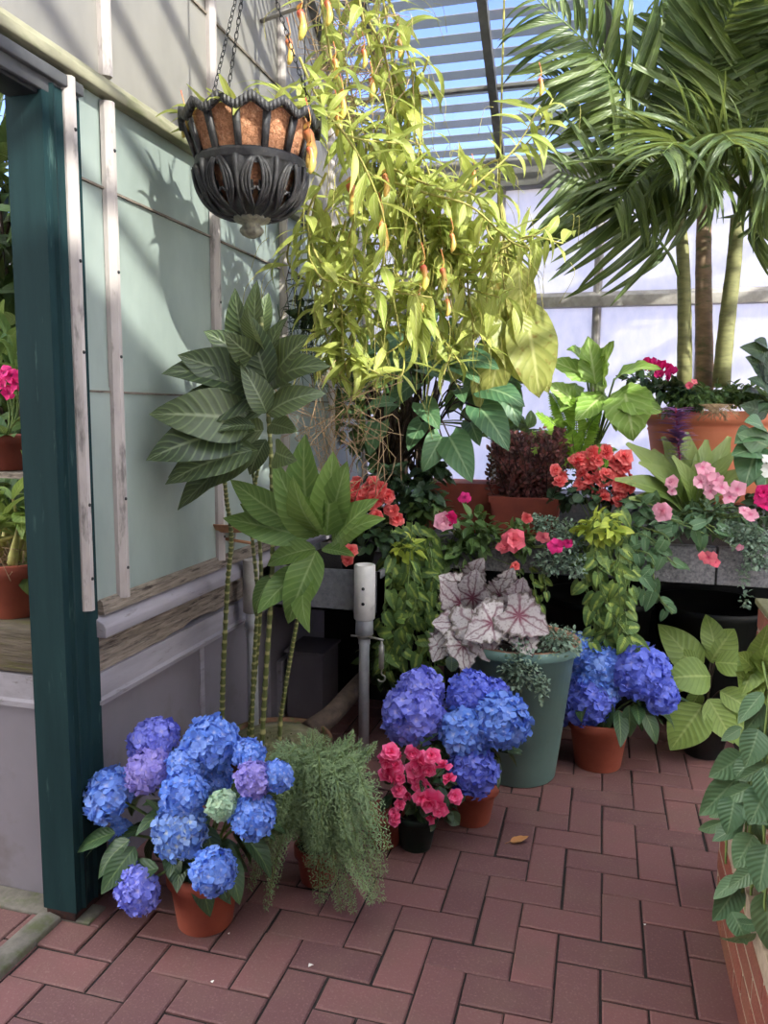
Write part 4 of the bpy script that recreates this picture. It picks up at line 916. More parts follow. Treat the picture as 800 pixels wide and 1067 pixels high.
VN += [[(330, 200, 2.75), (322, 260, 2.75), (335, 330, 2.8), (352, 390, 2.8)], [(350, 220, 2.8), (372, 290, 2.8), (352, 340, 2.85), (335, 380, 2.85)], [(395, 60, 3.0), (425, 110, 3.0), (415, 170, 2.95), (380, 230, 2.9)]]
VN += [[(a[0]+NR.uniform(-22, 22), a[1]+NR.uniform(-15, 25), a[2]+NR.uniform(-.05, .12)) for a in v] for v in VN[2:12]+VN[13:]]
for k_, v in enumerate(VN): nep_vine(lfm, stm, [at(*q) for q in v], (.09, .19), .027 if k_ not in (11,) else .05)
# dense crown around the basket top
for i in range(34):
    a = at(NR.uniform(285, 345), NR.uniform(92, 135), 2.3+NR.uniform(-.05, .2)); put(lfm, lf('nep'), a, nrm(np.array([NR.uniform(-.9, 1), NR.uniform(-.6, .4), NR.uniform(-.2, .8)])), (0, -.4, 1), NR.uniform(.10, .2))
lfm.build('leaves', M['l_nep'], t); stm.build('vines', M['vine'], t)
for i in range(110):
    if i in (0, 60): dm = MB()
    a = at(NR.uniform(330, 410), NR.uniform(-20, 95), NR.uniform(2.7, 3.1)) if i < 60 else at(NR.uniform(310, 400), NR.uniform(380, 480), NR.uniform(2.75, 3.0))
    P = curve([a, a+rv(.06), a+rv(.08)+np.array([0, 0, -.1]), a+rv(.08)+np.array([0, 0, -.22])], 9); tube(dm, P, NR.uniform(.0008, .0018), 4)
    if i in (59, 109): dm.build('dry_stems', M['dryvine'], t)
for (px, py, L, Y) in [(312, 30, .07, 2.45), (320, 155, .08, 2.15), (364, 210, .085, 2.6), (396, 250, .09, 2.7), (440, 295, .07, 2.75), (470, 262, .05, 2.8), (460, 298, .06, 2.85), (350, 135, .06, 2.5), (355, 118, .06, 2.5), (562, 100, .05, 3.05), (386, 100, .05, 2.7), (340, 20, .06, 2.5), (300, 60, .06, 2.45), (415, 60, .05, 2.9), (378, 70, .05, 2.7), (465, 330, .05, 2.9), (436, 325, .06, 2.85), (400, 200, .06, 2.7), (348, 80, .05, 2.6), (492, 195, .05, 2.95)]:
    pitcher(t, at(px, py-18, Y), L*1.25)
# basket seedling
t = thing('basket_plant', 'young yellow-green pitcher plant sprouting from the iron hanging basket', 'plant', (ax, ay, zt-.01))
mb = MB()
for i in range(90):
    a = NR.uniform(0, 2*pi); r_ = NR.uniform(0, .17); p = np.array([ax+r_*math.cos(a), ay+r_*math.sin(a), zt-.01]); put(mb, lf('strap' if i % 3 else 'lance'), p, nrm(np.array([math.cos(a)*.8, math.sin(a)*.8, NR.uniform(.3, 1.1)])+rv(.3)), (0, 0, 1), NR.uniform(.05, .13))
mb.build('leaves', M['l_nep'], t)
for (px, py) in ((190, 132), (322, 168)): pitcher(t, at(px, py-14, 2.1 if px > 300 else 2.15), .07)
pitcher(t, at(222, 206, 2.25), .05)
# ================================================================== BACK BENCH AND TROUGH
t = thing('stone_bench', 'speckled grey stone planting bench along the back, dark underneath', 'bench', (.1, 3.8, 0))
mb = MB()
for (a, b_) in ((-.70, .445), (.452, 1.6)): box(mb, (a, 3.25, .745), (b_, 3.31, .892))
mb.build('front_slab', M['slate'], t, smooth=False, bevel=.004)
mb = MB(); box(mb, (-.70, 3.31, .745), (-.64, 4.36, .892)); box(mb, (-.64, 3.31, .745), (1.6, 4.36, .79)); mb.build('bench_deck', M['slate'], t, smooth=False)
mb = MB(); box(mb, (-.64, 3.31, .79), (1.6, 4.36, .85)); mb.build('gravel', M['soil'], t, smooth=False)
for (x, y) in ((-.62, 3.42), (1.5, 3.42), (-.62, 4.28), (1.5, 4.28), (.4, 4.28)):
    mb = MB(); box(mb, (x-.03, y-.03, 0), (x+.03, y+.03, .745)); mb.build('leg', M['dark_steel'], t, smooth=False)
for px, lab in ((622, 'black plastic tub in the dark under the bench, behind the deep blue hydrangea'), (742, 'black plastic tub in the dark under the bench, right of the hanging variegated vines')):
    p = at(px, 640, 3.75); mb = MB(); pot(mb, (p[0], 3.78, 0), .2, .25, .56, .04, .012)
    o = mb.build('black_tub', M['blackp'], at0=(p[0], 3.78, 0)); tag(o, lab, 'tub', 'black tubs under the stone bench')
mb = MB(); box(mb, (-.66, 4.1, 0), (1.6, 4.12, .744)); o = mb.build('shade_sheet', M['shade_black'], smooth=False, at0=(.4, 4.1, 0)); tag(o, 'black sheet added as painted shade at the back of the space under the stone bench', 'shade sheet')  # dark sheet stands for the deep shade beneath the stone bench
mb = MB(); box(mb, (-.60, 3.95, .853), (1.6, 4.36, 1.0)); o = mb.build('bench_riser', M['trough'], smooth=False, at0=(.4, 4.1, .85)); tag(o, 'low grey riser shelf at the rear of the stone bench carrying the big pots', 'shelf')

def trail(mb, st, vines, kind, Lr, step, face=(0, -1, .35), hang=.6, r=.0022, jit=.0, mi=0, rep=1):
    for v in vines:
        for _ in range(rep):
            P = curve([at(a+NR.uniform(-jit, jit), b_+NR.uniform(-jit, jit)*.5, y+NR.uniform(-.03, .03)) for a, b_, y in v], 18); tube(st, P, r, 4); vine_leaves(mb, P, kind, Lr, step, hang, face, mi)
# variegated trailing philodendron, left cascade
def cascade(label, loc, vines, mat, kind='heart', Lr=(.035, .06), step=.028, extra=(), rep=1, jit=5, stemm='greenstem', name='trailing_philodendron', hang=.7, group=None, top=None):
    t = thing(name, label, 'trailing plant', loc, group); mb = MB(); st = MB(); mats = [M[m_] for m_ in (mat if isinstance(mat, list) else [mat])]
    trail(mb, st, vines, kind, Lr, step, hang=hang, jit=jit, rep=rep)
    if len(mats) > 1: mb.m = [0 if R.random() > 0 else 0 for _ in mb.m]
    mb.build('leaves', mats[0], t)
    if top:
        m2 = MB(); leafball(m2, *top); m2.build('yellow_leaves', mats[-1], t)
    st.build('stems', M[stemm], t); return t
cascade('variegated yellow-and-green philodendron cascading left of the tall planter', at(425, 560, 3.1),
        [[(405, 550, 3.15), (405, 600, 3.05), (400, 650, 3.0), (404, 700, 3.0)], [(425, 545, 3.15), (428, 600, 3.02), (422, 650, 3.0), (418, 690, 3.0)], [(440, 550, 3.15), (448, 600, 3.05), (442, 650, 3.02), (450, 700, 3.02)],
         [(415, 560, 3.15), (412, 620, 3.05), (432, 670, 3.02), (440, 700, 3.02)], [(430, 580, 3.15), (440, 630, 3.02), (412, 660, 3.0), (398, 690, 3.0)], [(450, 560, 3.15), (455, 610, 3.1), (462, 650, 3.05)], [(418, 555, 3.12), (436, 605, 3.0), (428, 640, 2.98), (405, 665, 2.98)]],
        ['l_brasil', 'l_brasily'], rep=2, Lr=(.05, .085), step=.045, top=(at(425, 572, 3.08), (.07, .05, .05), 34, 'heart', (.03, .055)))
cascade('variegated yellow-and-green philodendron cascading above the deep blue hydrangea', at(630, 540, 3.2),
        [[(625, 530, 3.25), (622, 580, 3.17), (625, 640, 3.15), (640, 690, 3.15)], [(640, 530, 3.25), (640, 590, 3.17), (636, 640, 3.14), (628, 680, 3.14)], [(612, 540, 3.25), (608, 590, 3.18), (618, 640, 3.16), (615, 680, 3.16)],
         [(650, 545, 3.25), (655, 600, 3.17), (652, 650, 3.14), (660, 690, 3.14)], [(630, 550, 3.2), (648, 610, 3.15), (645, 660, 3.13), (652, 680, 3.13)], [(620, 560, 3.2), (632, 620, 3.15), (650, 660, 3.12), (672, 690, 3.12)]],
        ['l_brasil', 'l_brasily'], rep=2, Lr=(.05, .085), step=.045, top=(at(625, 548, 3.18), (.09, .05, .06), 55, 'heart', (.035, .06)))
cascade('short variegated strands hanging from the bench edge above the tall planter', at(555, 595, 3.2),
        [[(548, 590, 3.2), (552, 610, 3.18), (556, 630, 3.17)], [(565, 590, 3.2), (566, 612, 3.18), (562, 632, 3.17)], [(540, 590, 3.2), (538, 606, 3.18)]], ['l_brasil', 'l_brasily'], rep=1, Lr=(.03, .05), name='trailing_philodendron')
cascade('plain green philodendron trailing across the speckled stone slab, right of the variegated cascade', at(680, 560, 3.2),
        [[(640, 555, 3.25), (670, 560, 3.2), (700, 590, 3.17)], [(660, 545, 3.25), (690, 555, 3.2), (698, 565, 3.17)], [(650, 570, 3.2), (675, 580, 3.18), (680, 615, 3.17), (700, 640, 3.17)], [(690, 540, 3.25), (715, 545, 3.18), (735, 560, 3.17)], [(640, 580, 3.2), (665, 590, 3.18), (672, 620, 3.17)], [(720, 540, 3.25), (740, 548, 3.2), (752, 560, 3.18)]],
        'l_philo', rep=2, Lr=(.05, .085), step=.055)

# left bench red begonia
pc = at(372, 590, 3.06); pc[2] = .75
begonia('coral-red double begonia on the left zinc bench, behind the tall cane plant', 'red_begonia', pc, .745, 'blackp', .06, .08, .12,
        [(350, 525, 12, 2), (362, 515, 12, 2), (378, 512, 14, 2), (395, 519, 13, 2), (408, 530, 11, 2), (413, 541, 9, 1), (366, 531, 10, 2), (348, 540, 9, 1), (340, 530, 8, 1), (365, 574, 9, 1), (362, 583, 8, 1), (384, 527, 12, 2), (396, 509, 9, 1), (404, 517, 9, 1), (354, 505, 10, 1), (372, 503, 9, 1), (388, 504, 9, 1)],
        2.98, 'p_red', at(385, 555, 3.06), 130, (.13, .08, .09), 'l_dark')
# right red begonia
pc = at(620, 540, 3.42); pc[2] = .85
begonia('coral-red begonia massed with bloom, in front of the burgundy shrub on the stone bench', 'red_begonia', pc, .85, 'blackp', .06, .08, .10,
        [(585, 490, 10, 2), (597, 482, 11, 2), (608, 488, 12, 2), (618, 495, 11, 2), (600, 500, 10, 2), (628, 478, 11, 2), (640, 482, 12, 2), (650, 490, 11, 2), (657, 498, 9, 1), (636, 492, 10, 2), (645, 505, 8, 1), (618, 472, 9, 1), (583, 502, 8, 1), (648, 520, 9, 2), (645, 512, 8, 1), (612, 505, 8, 1), (620, 515, 7, 1), (655, 508, 9, 1), (630, 500, 8, 1), (632, 470, 8, 1), (606, 476, 8, 1), (640, 516, 10, 2), (650, 476, 9, 1)],
        3.36, 'p_red', at(618, 512, 3.40), 150, (.18, .08, .09), 'l_dark')
# fuchsia-like mid plant
def shrublet(name, label, cat, loc, balls, mat, stem='greenstem', flowers=(), group=None):
    t = thing(name, label, cat, loc, group); mb = MB()
    for (px, py, Y, rx, ry, rz, n_, kd, Lr) in balls: leafball(mb, at(px, py, Y), (rx, ry, rz), n_, kd, Lr, up=.6, jit=.5, inner=.2, droop=.1)
    mb.build('foliage', M[mat], t)
    st = MB(); b0 = np.array(loc, float)
    for (px, py, Y, *_r) in balls:
        for j in range(5):
            e = at(px, py, Y)+rv(.03); tube(st, curve([b0, (b0+e)/2+np.array([0, 0, .03]), e], 6), .003, 4)
    for (px, py, Y, r, pm, kd) in flowers:
        m_ = MB(); p = at(px, py, Y); n_ = nrm(np.array([0, -1, .3])+rv(.25)); rr = r/FPX*Y
        if kd == 'b': bloom(m_, p, n_, rr)
        elif kd == 'f': floret(m_, p, n_, rr, 5)
        elif kd == 'c':
            for j in range(6): put(m_, LV['petal'][0], p+rv(rr*.25), nrm(np.array([NR.uniform(-.7, .7), -.3, 1.])), (0, -1, .2), rr, wx=.7)
        m_.build('flower', M[pm], t); bk = p-n_*.004; tube(st, curve([b0, (b0+bk)/2, bk], 5), .0016, 4)
    st.build('stems', M[stem], t); return t
shrublet('fuchsia', 'pink-flowered green bedding plant spilling over the bench above the tall planter', 'plant', at(495, 575, 3.35),
         [(445, 530, 3.3, .10, .08, .06, 90, 'ovate', (.04, .07)), (495, 555, 3.2, .12, .08, .08, 130, 'ovate', (.04, .07)), (540, 560, 3.2, .08, .07, .07, 90, 'ovate', (.035, .06)), (470, 575, 3.2, .10, .06, .06, 80, 'ovate', (.04, .07))], 'l_mid',
         flowers=[(463, 544, 3.1, 13, 'p_lpink', 'b'), (470, 540, 3.1, 9, 'p_mag', 'b'), (484, 518, 3.2, 8, 'p_mag', 'f'), (534, 563, 3.08, 15, 'p_salmon', 'b'), (526, 570, 3.08, 10, 'p_salmon', 'b'), (579, 569, 3.1, 9, 'p_mag', 'f'), (549, 540, 3.15, 7, 'p_red', 'f'), (537, 590, 3.08, 6, 'p_red', 'b'), (566, 560, 3.1, 8, 'p_salmon', 'f'), (592, 566, 3.1, 6, 'p_mag', 'f')])
shrublet('leafy_green_plant', 'dark crinkled green plant behind the red begonia on the left bench', 'plant', at(430, 540, 3.35),
         [(405, 500, 3.3, .09, .07, .06, 80, 'serr', (.05, .09)), (430, 515, 3.3, .12, .08, .07, 100, 'serr', (.05, .09)), (450, 495, 3.4, .08, .06, .05, 50, 'serr', (.05, .08))], 'l_dark')
shrublet('green_shrub', 'shadowy green leaf mass hanging behind the white-sleeved pole', 'plant', at(420, 600, 3.3),
         [(420, 620, 3.25, .12, .06, .16, 160, 'ovate', (.05, .09)), (455, 640, 3.25, .10, .06, .14, 120, 'ovate', (.05, .08)), (400, 690, 3.2, .10, .06, .10, 90, 'ovate', (.05, .09)), (440, 590, 3.3, .16, .06, .08, 110, 'ovate', (.05, .08)), (378, 610, 3.3, .08, .06, .12, 60, 'ovate', (.05, .08))], 'l_back')
# grey creepers
for (lab, balls) in (('grey-green creeper mat on the bench just left of the longer variegated cascade', [(590, 560, 3.2, .10, .06, .07, 700), (575, 585, 3.16, .07, .03, .06, 380), (600, 590, 3.16, .06, .03, .05, 240), (565, 545, 3.25, .06, .05, .04, 240)]),
                     ('grey-green creeper at the slab end beside the brick pillar', [(780, 562, 3.2, .09, .05, .05, 460), (790, 580, 3.17, .05, .03, .06, 260), (765, 552, 3.22, .07, .04, .03, 220), (775, 600, 3.2, .02, .02, .06, 60), (776, 625, 3.2, .015, .015, .05, 30)])):
    mb = MB()
    for (px, py, Y, rx, ry, rz, n_) in balls: leafball(mb, at(px, py, Y), (rx, ry, rz), n_, 'small', (.012, .024), up=.6, jit=.6, inner=.3)
    o = mb.build('creeping_plant', M['l_grey'], at0=at(*balls[0][:3])); tag(o, lab, 'plant')
# arrow-leaf plant with dark stems
lc_ = at(425, 520, 3.7); lc_[2] = .85
t = thing('arrow_leaf_plant', 'arrow-leaved plant with a clump of dark canes in a square terracotta pot, mid back', 'potted plant', (lc_[0]+.12, 3.7, .85))
mb = MB(); cx = at(482, 500, 3.7)[0]; prism(mb, [(cx-.16, .85), (cx+.16, .85), (cx+.19, 1.05), (cx+.2, 1.05), (cx+.2, 1.08), (cx-.2, 1.08), (cx-.2, 1.05), (cx-.19, 1.05)], 3.6, 3.85); mb.build('pot', M['terra_dark'], t, smooth=False, bevel=.004)
st = MB(); mb = MB()
for i in range(46):
    a = at(NR.uniform(388, 455), NR.uniform(490, 505), 3.6+NR.uniform(-.05, .1)); b_ = at(NR.uniform(380, 460), NR.uniform(395, 435), 3.6+NR.uniform(-.05, .1)); tube(st, curve([a, (a+b_)/2+rv(.02), b_], 6), NR.uniform(.004, .011), 6)
for (px, py, tx, ty, Y) in [(468, 455, 492, 503, 3.3), (460, 455, 440, 492, 3.3), (500, 425, 530, 470, 3.35), (505, 405, 547, 424, 3.4), (440, 420, 458, 448, 3.35), (410, 420, 380, 428, 3.35), (480, 405, 484, 420, 3.4), (470, 380, 500, 400, 3.4), (440, 385, 470, 398, 3.4), (430, 370, 405, 400, 3.4), (450, 350, 470, 370, 3.5), (480, 372, 520, 385, 3.4), (420, 350, 380, 370, 3.5), (400, 385, 372, 410, 3.5), (490, 440, 500, 465, 3.5), (440, 440, 425, 470, 3.5), (500, 380, 485, 415, 3.5), (430, 400, 400, 435, 3.45), (465, 365, 440, 390, 3.5), (410, 360, 425, 395, 3.5), (395, 440, 385, 475, 3.5), (520, 400, 540, 445, 3.5)]:
    a = at(px, py, Y); b_ = at(tx, ty, Y-.08); put2(mb, LV['arrow'][NR.randint(6)], a, b_, nrm(np.array([0, -1, .8])+rv(.2)), wx=1.25)
    tube(st, curve([at(440, 470, 3.6), (a+at(440, 440, 3.6))/2+np.array([0, .05, .05]), a], 8), .0035, 5)
mb.build('leaves', M['l_anth'], t); st.build('canes', M['darkstem'], t)
# filler of green behind
shrublet('green_shrub', 'loose green shrub at the back left, below the pitcher vines', 'plant', at(440, 440, 3.95),
         [(400, 380, 3.9, .2, .12, .15, 130, 'ovate', (.08, .14)), (450, 350, 4.0, .22, .1, .18, 130, 'ovate', (.08, .14)), (500, 400, 4.0, .18, .1, .16, 110, 'ovate', (.08, .13)), (400, 450, 3.9, .22, .1, .16, 110, 'ovate', (.07, .12)), (360, 420, 3.9, .16, .1, .2, 100, 'ovate', (.07, .12)), (540, 460, 4.0, .15, .1, .12, 80, 'ovate', (.07, .12))], 'l_mid')
# pale broad leaves hanging right of the vines
t = thing('broad_leaf_vine', 'pale yellow-green broad rippled leaves hanging against the white panes', 'hanging plant', at(530, 250, 3.5)); mb = MB(); st = MB()
WL = tmpl('ellip', .42, .7, .15, .05, 12, 6); WL2 = tmpl('ellip', .36, 1.0, .2, .05, 12, 6)
for (px, py, tx, ty) in [(545, 310, 562, 415), (530, 300, 520, 400), (505, 320, 545, 400), (520, 280, 500, 350), (540, 270, 545, 350), (530, 340, 510, 420), (555, 290, 540, 330), (500, 300, 490, 360), (515, 360, 500, 430), (545, 350, 572, 410), (525, 250, 535, 320), (490, 350, 470, 400), (535, 320, 550, 380), (510, 290, 530, 350)]:
    a = at(px, py, 3.5+NR.uniform(-.08, .08)); b_ = at(tx, ty, 3.42+NR.uniform(-.08, .08)); put2(mb, WL if R.random() < .5 else WL2, a, b_, nrm(np.array([0, -1, .5])+rv(.3)), wx=1.1)
    tube(st, curve([at(520, 200, 3.5), at(525, 250, 3.5), a], 8), .005, 5)
tube(st, [at(520, 200, 3.5), np.array([at(520, 200, 3.5)[0], 3.5, roofz(3.5)-.05])], .005, 5)
mb.build('leaves', M['l_nepold'], t); st.build('vines', M['vine'], t)
# burgundy shrub + terracotta square pot
t = thing('burgundy_shrub', 'fine dark burgundy foliage plant in a square terracotta pot at the centre back', 'potted plant', (at(545, 520, 3.62)[0], 3.62, .85))
cx = at(548, 520, 3.62)[0]; mb = MB(); prism(mb, [(cx-.13, .85), (cx+.13, .85), (cx+.155, 1.0), (cx+.165, 1.0), (cx+.165, 1.03), (cx-.165, 1.03), (cx-.165, 1.0), (cx-.155, 1.0)], 3.54, 3.76); mb.build('pot', M['terra_dark'], t, smooth=False, bevel=.004)
st = MB(); mb = MB()
for i in range(100):
    a = np.array([cx+NR.uniform(-.13, .13), 3.62+NR.uniform(-.06, .06), .98]); b_ = at(NR.uniform(505, 592), NR.uniform(445, 490), 3.58+NR.uniform(-.1, .1)); P = curve([a, (a+b_)/2+rv(.02), b_], 8); tube(st, P, .0018, 4)
    vine_leaves(mb, P, 'serr', (.015, .032), .010, -.6, (0, -1, .4))
mb.build('foliage', M['l_burg'], t); st.build('stems', M['darkstem'], t)
# big crinkled leaves and bright fern
t = thing('crinkled_leaf_plant', 'plant with large bright green crinkled leaves, left of the big terracotta pot', 'plant', at(620, 470, 3.85)); mb = MB(); st = MB()
CR = [tmpl('ovate', .62, d, .18, .05, 14, 6, 0, .05) for d in (.3, .9)]; b0 = at(620, 470, 3.85)
for (px, py, tx, ty, w_) in [(620, 400, 612, 350, 1.), (625, 400, 640, 355, .9), (615, 395, 572, 375, .9), (600, 420, 568, 400, .9), (650, 405, 660, 460, 1.35), (640, 410, 690, 430, 1.1), (655, 412, 642, 450, 1.3), (610, 385, 590, 365, .9), (630, 410, 600, 440, 1.), (640, 395, 690, 385, .7), (600, 400, 585, 430, 1.), (622, 410, 630, 370, 1.1)]:
    a = at(px, py, 3.75+NR.uniform(-.05, .1)); b_ = at(tx, ty, 3.65+NR.uniform(-.05, .05)); put2(mb, CR[NR.randint(2)], a, b_, nrm(np.array([0, -1, .7])+rv(.15)), wx=w_)
    tube(st, curve([b0, (a+b0)/2+np.array([0, .03, .02]), a], 8), .005, 5)
mb.build('leaves', M['l_prim'], t); st.build('stems', M['greenstem'], t)
t = thing('bright_fern', 'bright lime-green fern behind the coral-red begonia', 'fern', at(590, 490, 3.75)); mb = MB(); st = MB(); b0 = at(600, 485, 3.75)
for (tx, ty, dy) in [(560, 430, 0), (548, 470, -.1), (575, 410, .05), (600, 415, 0), (625, 430, 0), (650, 490, -.15), (635, 500, -.15), (560, 500, -.1), (590, 440, -.05), (555, 450, .05), (640, 470, -.1), (580, 460, -.1), (612, 480, -.15), (570, 490, -.1)]:
    b_ = at(tx, ty, 3.7+dy); P = curve([b0, (b0+b_)/2+np.array([0, 0, .05]), b_], 16); tube(st, P, .002, 4); T = np.gradient(P, axis=0)
    for i in range(1, len(P)):
        for h_ in (0, .5):
            p = P[i]-T[i]*h_; q = i/len(P); tt, s_, n_ = frame_of(T[i], (0, -.6, 1))
            for sd in (-1, 1): put(mb, LV['lance'][NR.randint(4)], p, s_*sd+tt*.3, nrm(n_+rv(.1)), .05*math.sin(pi*(q*.8+.15))+.01, wx=1.3)
mb.build('fronds', M['l_bright'], t); st.build('stems', M['greenstem'], t)

# ================================================================== BIG POT WITH PALM
pcx, pcy = at(752, 430, 4.0)[0], 4.02
zr = at(740, 428, 3.66)[2]
zb0 = .852
t = thing('large_terracotta_pot', 'very large terracotta pot with rolled rim at the foot of the palm', 'pot', (pcx, pcy, 1.0)); 
mb = MB(); hh = zr-1.0
lathe(mb, [(0, 0), (.2, 0), (.26, .02), (.30, hh*.45), (.325, hh-.095), (.33, hh-.085), (.325, hh-.075), (.335, hh-.06), (.36, hh-.055), (.372, hh-.035), (.372, hh-.02), (.36, hh-.002), (.345, hh), (.335, hh-.03), (.33, hh-.05), (0, hh-.05)], (pcx, pcy, 1.0), 64, sy=.9); mb.build('body', M['terra_big'], t)
mb = MB(); lathe(mb, [(0, .02), (.3, .0), (.33, -.02)], (pcx, pcy, zr-.03), 32, sy=.9); mb.build('soil', M['soil'], t)
t = thing('palm', 'tall three-trunked feather palm growing from the very large terracotta pot', 'palm', (pcx, pcy, zr-.02))
TR = [([(713, 395, 3.95), (713, 330, 3.95), (711, 260, 3.95), (706, 215, 3.95)], 7.0, 'bark'), ([(734, 395, 4.0), (733, 320, 4.0), (733, 250, 4.0), (735, 190, 4.0)], 8.5, 'bark_b'), ([(752, 390, 3.92), (758, 330, 3.92), (765, 270, 3.92), (768, 225, 3.92)], 8.0, 'bark')]
tops_ = []
for (pp, rpx, m_) in TR:
    P = curve([at(*q) for q in pp], 24); P[0, 2] -= .06; mb = MB(); rr = np.linspace(rpx, rpx*.72, len(P))/FPX*4.0*np.array([1.04 if i % 4 == 0 else 1 for i in range(len(P))]); tube(mb, P, rr, 14); mb.build('trunk', M[m_], t); tops_.append(P[-1])
def frond(pts, Lmax, n_=30, bare=.25, droop=1.0, mat='l_palm', r0=.009, face=(0, -1, .3), wx=1.):
    P = curve([atr(*q) for q in pts], 36); mb = MB(); T = np.gradient(P, axis=0); tube(mb, P, np.linspace(r0, .002, len(P)), 6, mi=1)
    for i in range(n_):
        q = bare+(1-bare)*i/(n_-1); f_ = q*(len(P)-1); a = min(len(P)-2, int(f_)); p = P[a]*(1-f_+a)+P[a+1]*(f_-a); tt, s_, nn = frame_of(T[a], face)
        L = Lmax*(.35+.65*math.sin(pi*min(1, (q-bare)/(1-bare)*.8+.2)))
        for sd in (-1, 1):
            d = nrm(s_*sd*1.0+tt*(.55+.8*(q-bare))+np.array([0, 0, -.22*droop])+nn*.15+rv(.09)); put(mb, lf('palm'), p, d, nrm(nn+np.array([0, 0, .3])+rv(.15)), L*NR.uniform(.85, 1.1), wx=wx)
    for V in mb.v: V[:, 2] = np.minimum(V[:, 2], 2.73+(4.4-V[:, 1])*.57735-.07)
    return mb.build('frond', [M[mat], M['greenstem']], t)
FR = [([(708, 290, 3.95), (695, 262, 3.85), (660, 222, 3.7), (628, 195, 3.6), (585, 180, 3.5)], .50, 1.2),
      ([(722, 200, 3.95), (725, 146, 3.8), (738, 78, 3.7), (754, 29, 3.65), (775, -20, 3.65)], .55, .8),
      ([(706, 220, 3.95), (680, 150, 3.8), (647, 94, 3.65), (610, 44, 3.5), (560, 0, 3.4)], .46, .9),
      ([(700, 180, 3.85), (673, 136, 3.8), (640, 104, 3.7), (600, 84, 3.6), (568, 82, 3.55)], .30, .9),
      ([(735, 200, 4.0), (700, 180, 3.8), (670, 180, 3.6), (640, 215, 3.45)], .42, 1.3),
      ([(735, 190, 4.0), (745, 120, 3.9), (770, 60, 3.8), (810, 10, 3.7)], .5, .9),
      ([(768, 235, 3.92), (775, 160, 3.8), (790, 90, 3.7), (820, 30, 3.6)], .5, 1.0),
      ([(768, 235, 3.92), (785, 190, 3.7), (810, 170, 3.5), (850, 180, 3.3)], .45, 1.3),
      ([(735, 200, 4.0), (740, 160, 3.7), (750, 140, 3.4), (765, 150, 3.1)], .40, 1.4),
      ([(706, 225, 3.95), (715, 180, 3.7), (705, 150, 3.4), (690, 160, 3.15)], .40, 1.4),
      ([(768, 230, 3.92), (755, 180, 3.7), (730, 160, 3.5), (715, 180, 3.3)], .40, 1.4),
      ([(768, 230, 3.92), (800, 150, 4.0), (830, 90, 4.0), (860, 60, 4.0)], .5, 1.0),
      ([(766, 250, 3.92), (785, 235, 3.8), (800, 215, 3.7), (830, 190, 3.6)], .40, 1.3)]
for (p_, L_, d_) in FR: frond(p_, L_, 24, .25, d_)
# plants in the big pot
shrublet('cyclamen', 'magenta cyclamen flowering at the left rim of the very large terracotta pot', 'plant', at(690, 415, 3.8),
         [(695, 405, 3.75, .12, .06, .04, 70, 'heart', (.04, .07)), (670, 395, 3.8, .10, .05, .03, 30, 'heart', (.04, .07))], 'l_dark', flowers=[(673, 384, 3.72, 10, 'p_mag', 'c'), (681, 382, 3.72, 9, 'p_mag', 'c'), (690, 385, 3.72, 9, 'p_mag', 'c'), (687, 391, 3.72, 10, 'p_mag', 'c'), (699, 390, 3.72, 10, 'p_mag', 'c'), (696, 394, 3.72, 8, 'p_mag', 'c')])
shrublet('groundcover', 'low dark green groundcover with tiny pink buds around the palm trunks', 'plant', at(745, 415, 3.9),
         [(735, 413, 3.75, .16, .08, .05, 240, 'ovate', (.025, .05)), (770, 411, 3.8, .14, .08, .05, 200, 'ovate', (.025, .05)), (706, 421, 3.75, .12, .06, .04, 130, 'ovate', (.025, .05)), (795, 418, 3.8, .1, .08, .05, 120, 'ovate', (.025, .05)), (728, 420, 3.68, .09, .03, .03, 80, 'ovate', (.02, .04))], 'l_mid', flowers=[(723, 398, 3.62, 4, 'p_salmon', 'f'), (718, 402, 3.62, 4, 'p_salmon', 'f')])
mb = MB()
for i in range(70):
    a = at(NR.uniform(735, 755), 424, 3.63); tube(mb, curve([a, a+np.array([NR.uniform(-.05, .05), -.05, .01]), a+np.array([NR.uniform(-.07, .07), -.06, -NR.uniform(.02, .06)])], 6), .0012, 3)
o = mb.build('dry_grass_tuft', M['dryvine'], at0=at(745, 424, 3.63)); tag(o, 'small tuft of dry pale grass hanging over the rim of the large terracotta pot', 'grass')
# bromeliad
bb = at(718, 535, 3.5); bb[2] = max(.9, bb[2])
t = thing('bromeliad', 'bromeliad with broad green strap leaves and a purple-pink flower spike', 'plant', bb); mb = MB()
BL = [tmpl('strap', .26, d, .35, .01, 12, 4) for d in (.4, .9)]
for (tx, ty, dy) in [(652, 462, -.1), (690, 455, 0), (712, 470, .05), (736, 458, .08), (768, 470, -.05), (790, 488, -.1), (640, 500, -.2), (665, 482, -.15), (745, 490, -.2), (725, 480, -.12), (775, 510, -.2), (700, 475, -.15), (655, 520, -.25), (715, 450, .1), (760, 455, .1), (680, 468, .05)]:
    b_ = at(tx, ty, bb[1]+dy); put2(mb, BL[NR.randint(2)], bb+rv(.01), b_, (0, -.8, .8), wx=.95)
mb.build('leaves', M['l_brom'], t)
mb = MB(); s0, s1 = at(708, 480, 3.42), at(704, 425, 3.38); tube(mb, [bb+np.array([0, 0, .05]), s0, s1], .004, 6)
mb.build('flower_stalk', plain('magenta_stalk', S(170, 60, 90)), t)
mb = MB()
for i in range(240):
    q = NR.uniform(0, 1); p = s0*(1-q)+s1*q; a = NR.uniform(0, 2*pi); put(mb, LV['lance'][0], p, nrm((math.cos(a), math.sin(a)*.8, .25)), (0, 0, 1), (.10 if q > .3 else .06)*NR.uniform(.5, 1)*(1.1-.4*abs(q-.5)), wx=1.1)
mb.build('flower_spike', M['p_violet'], t)
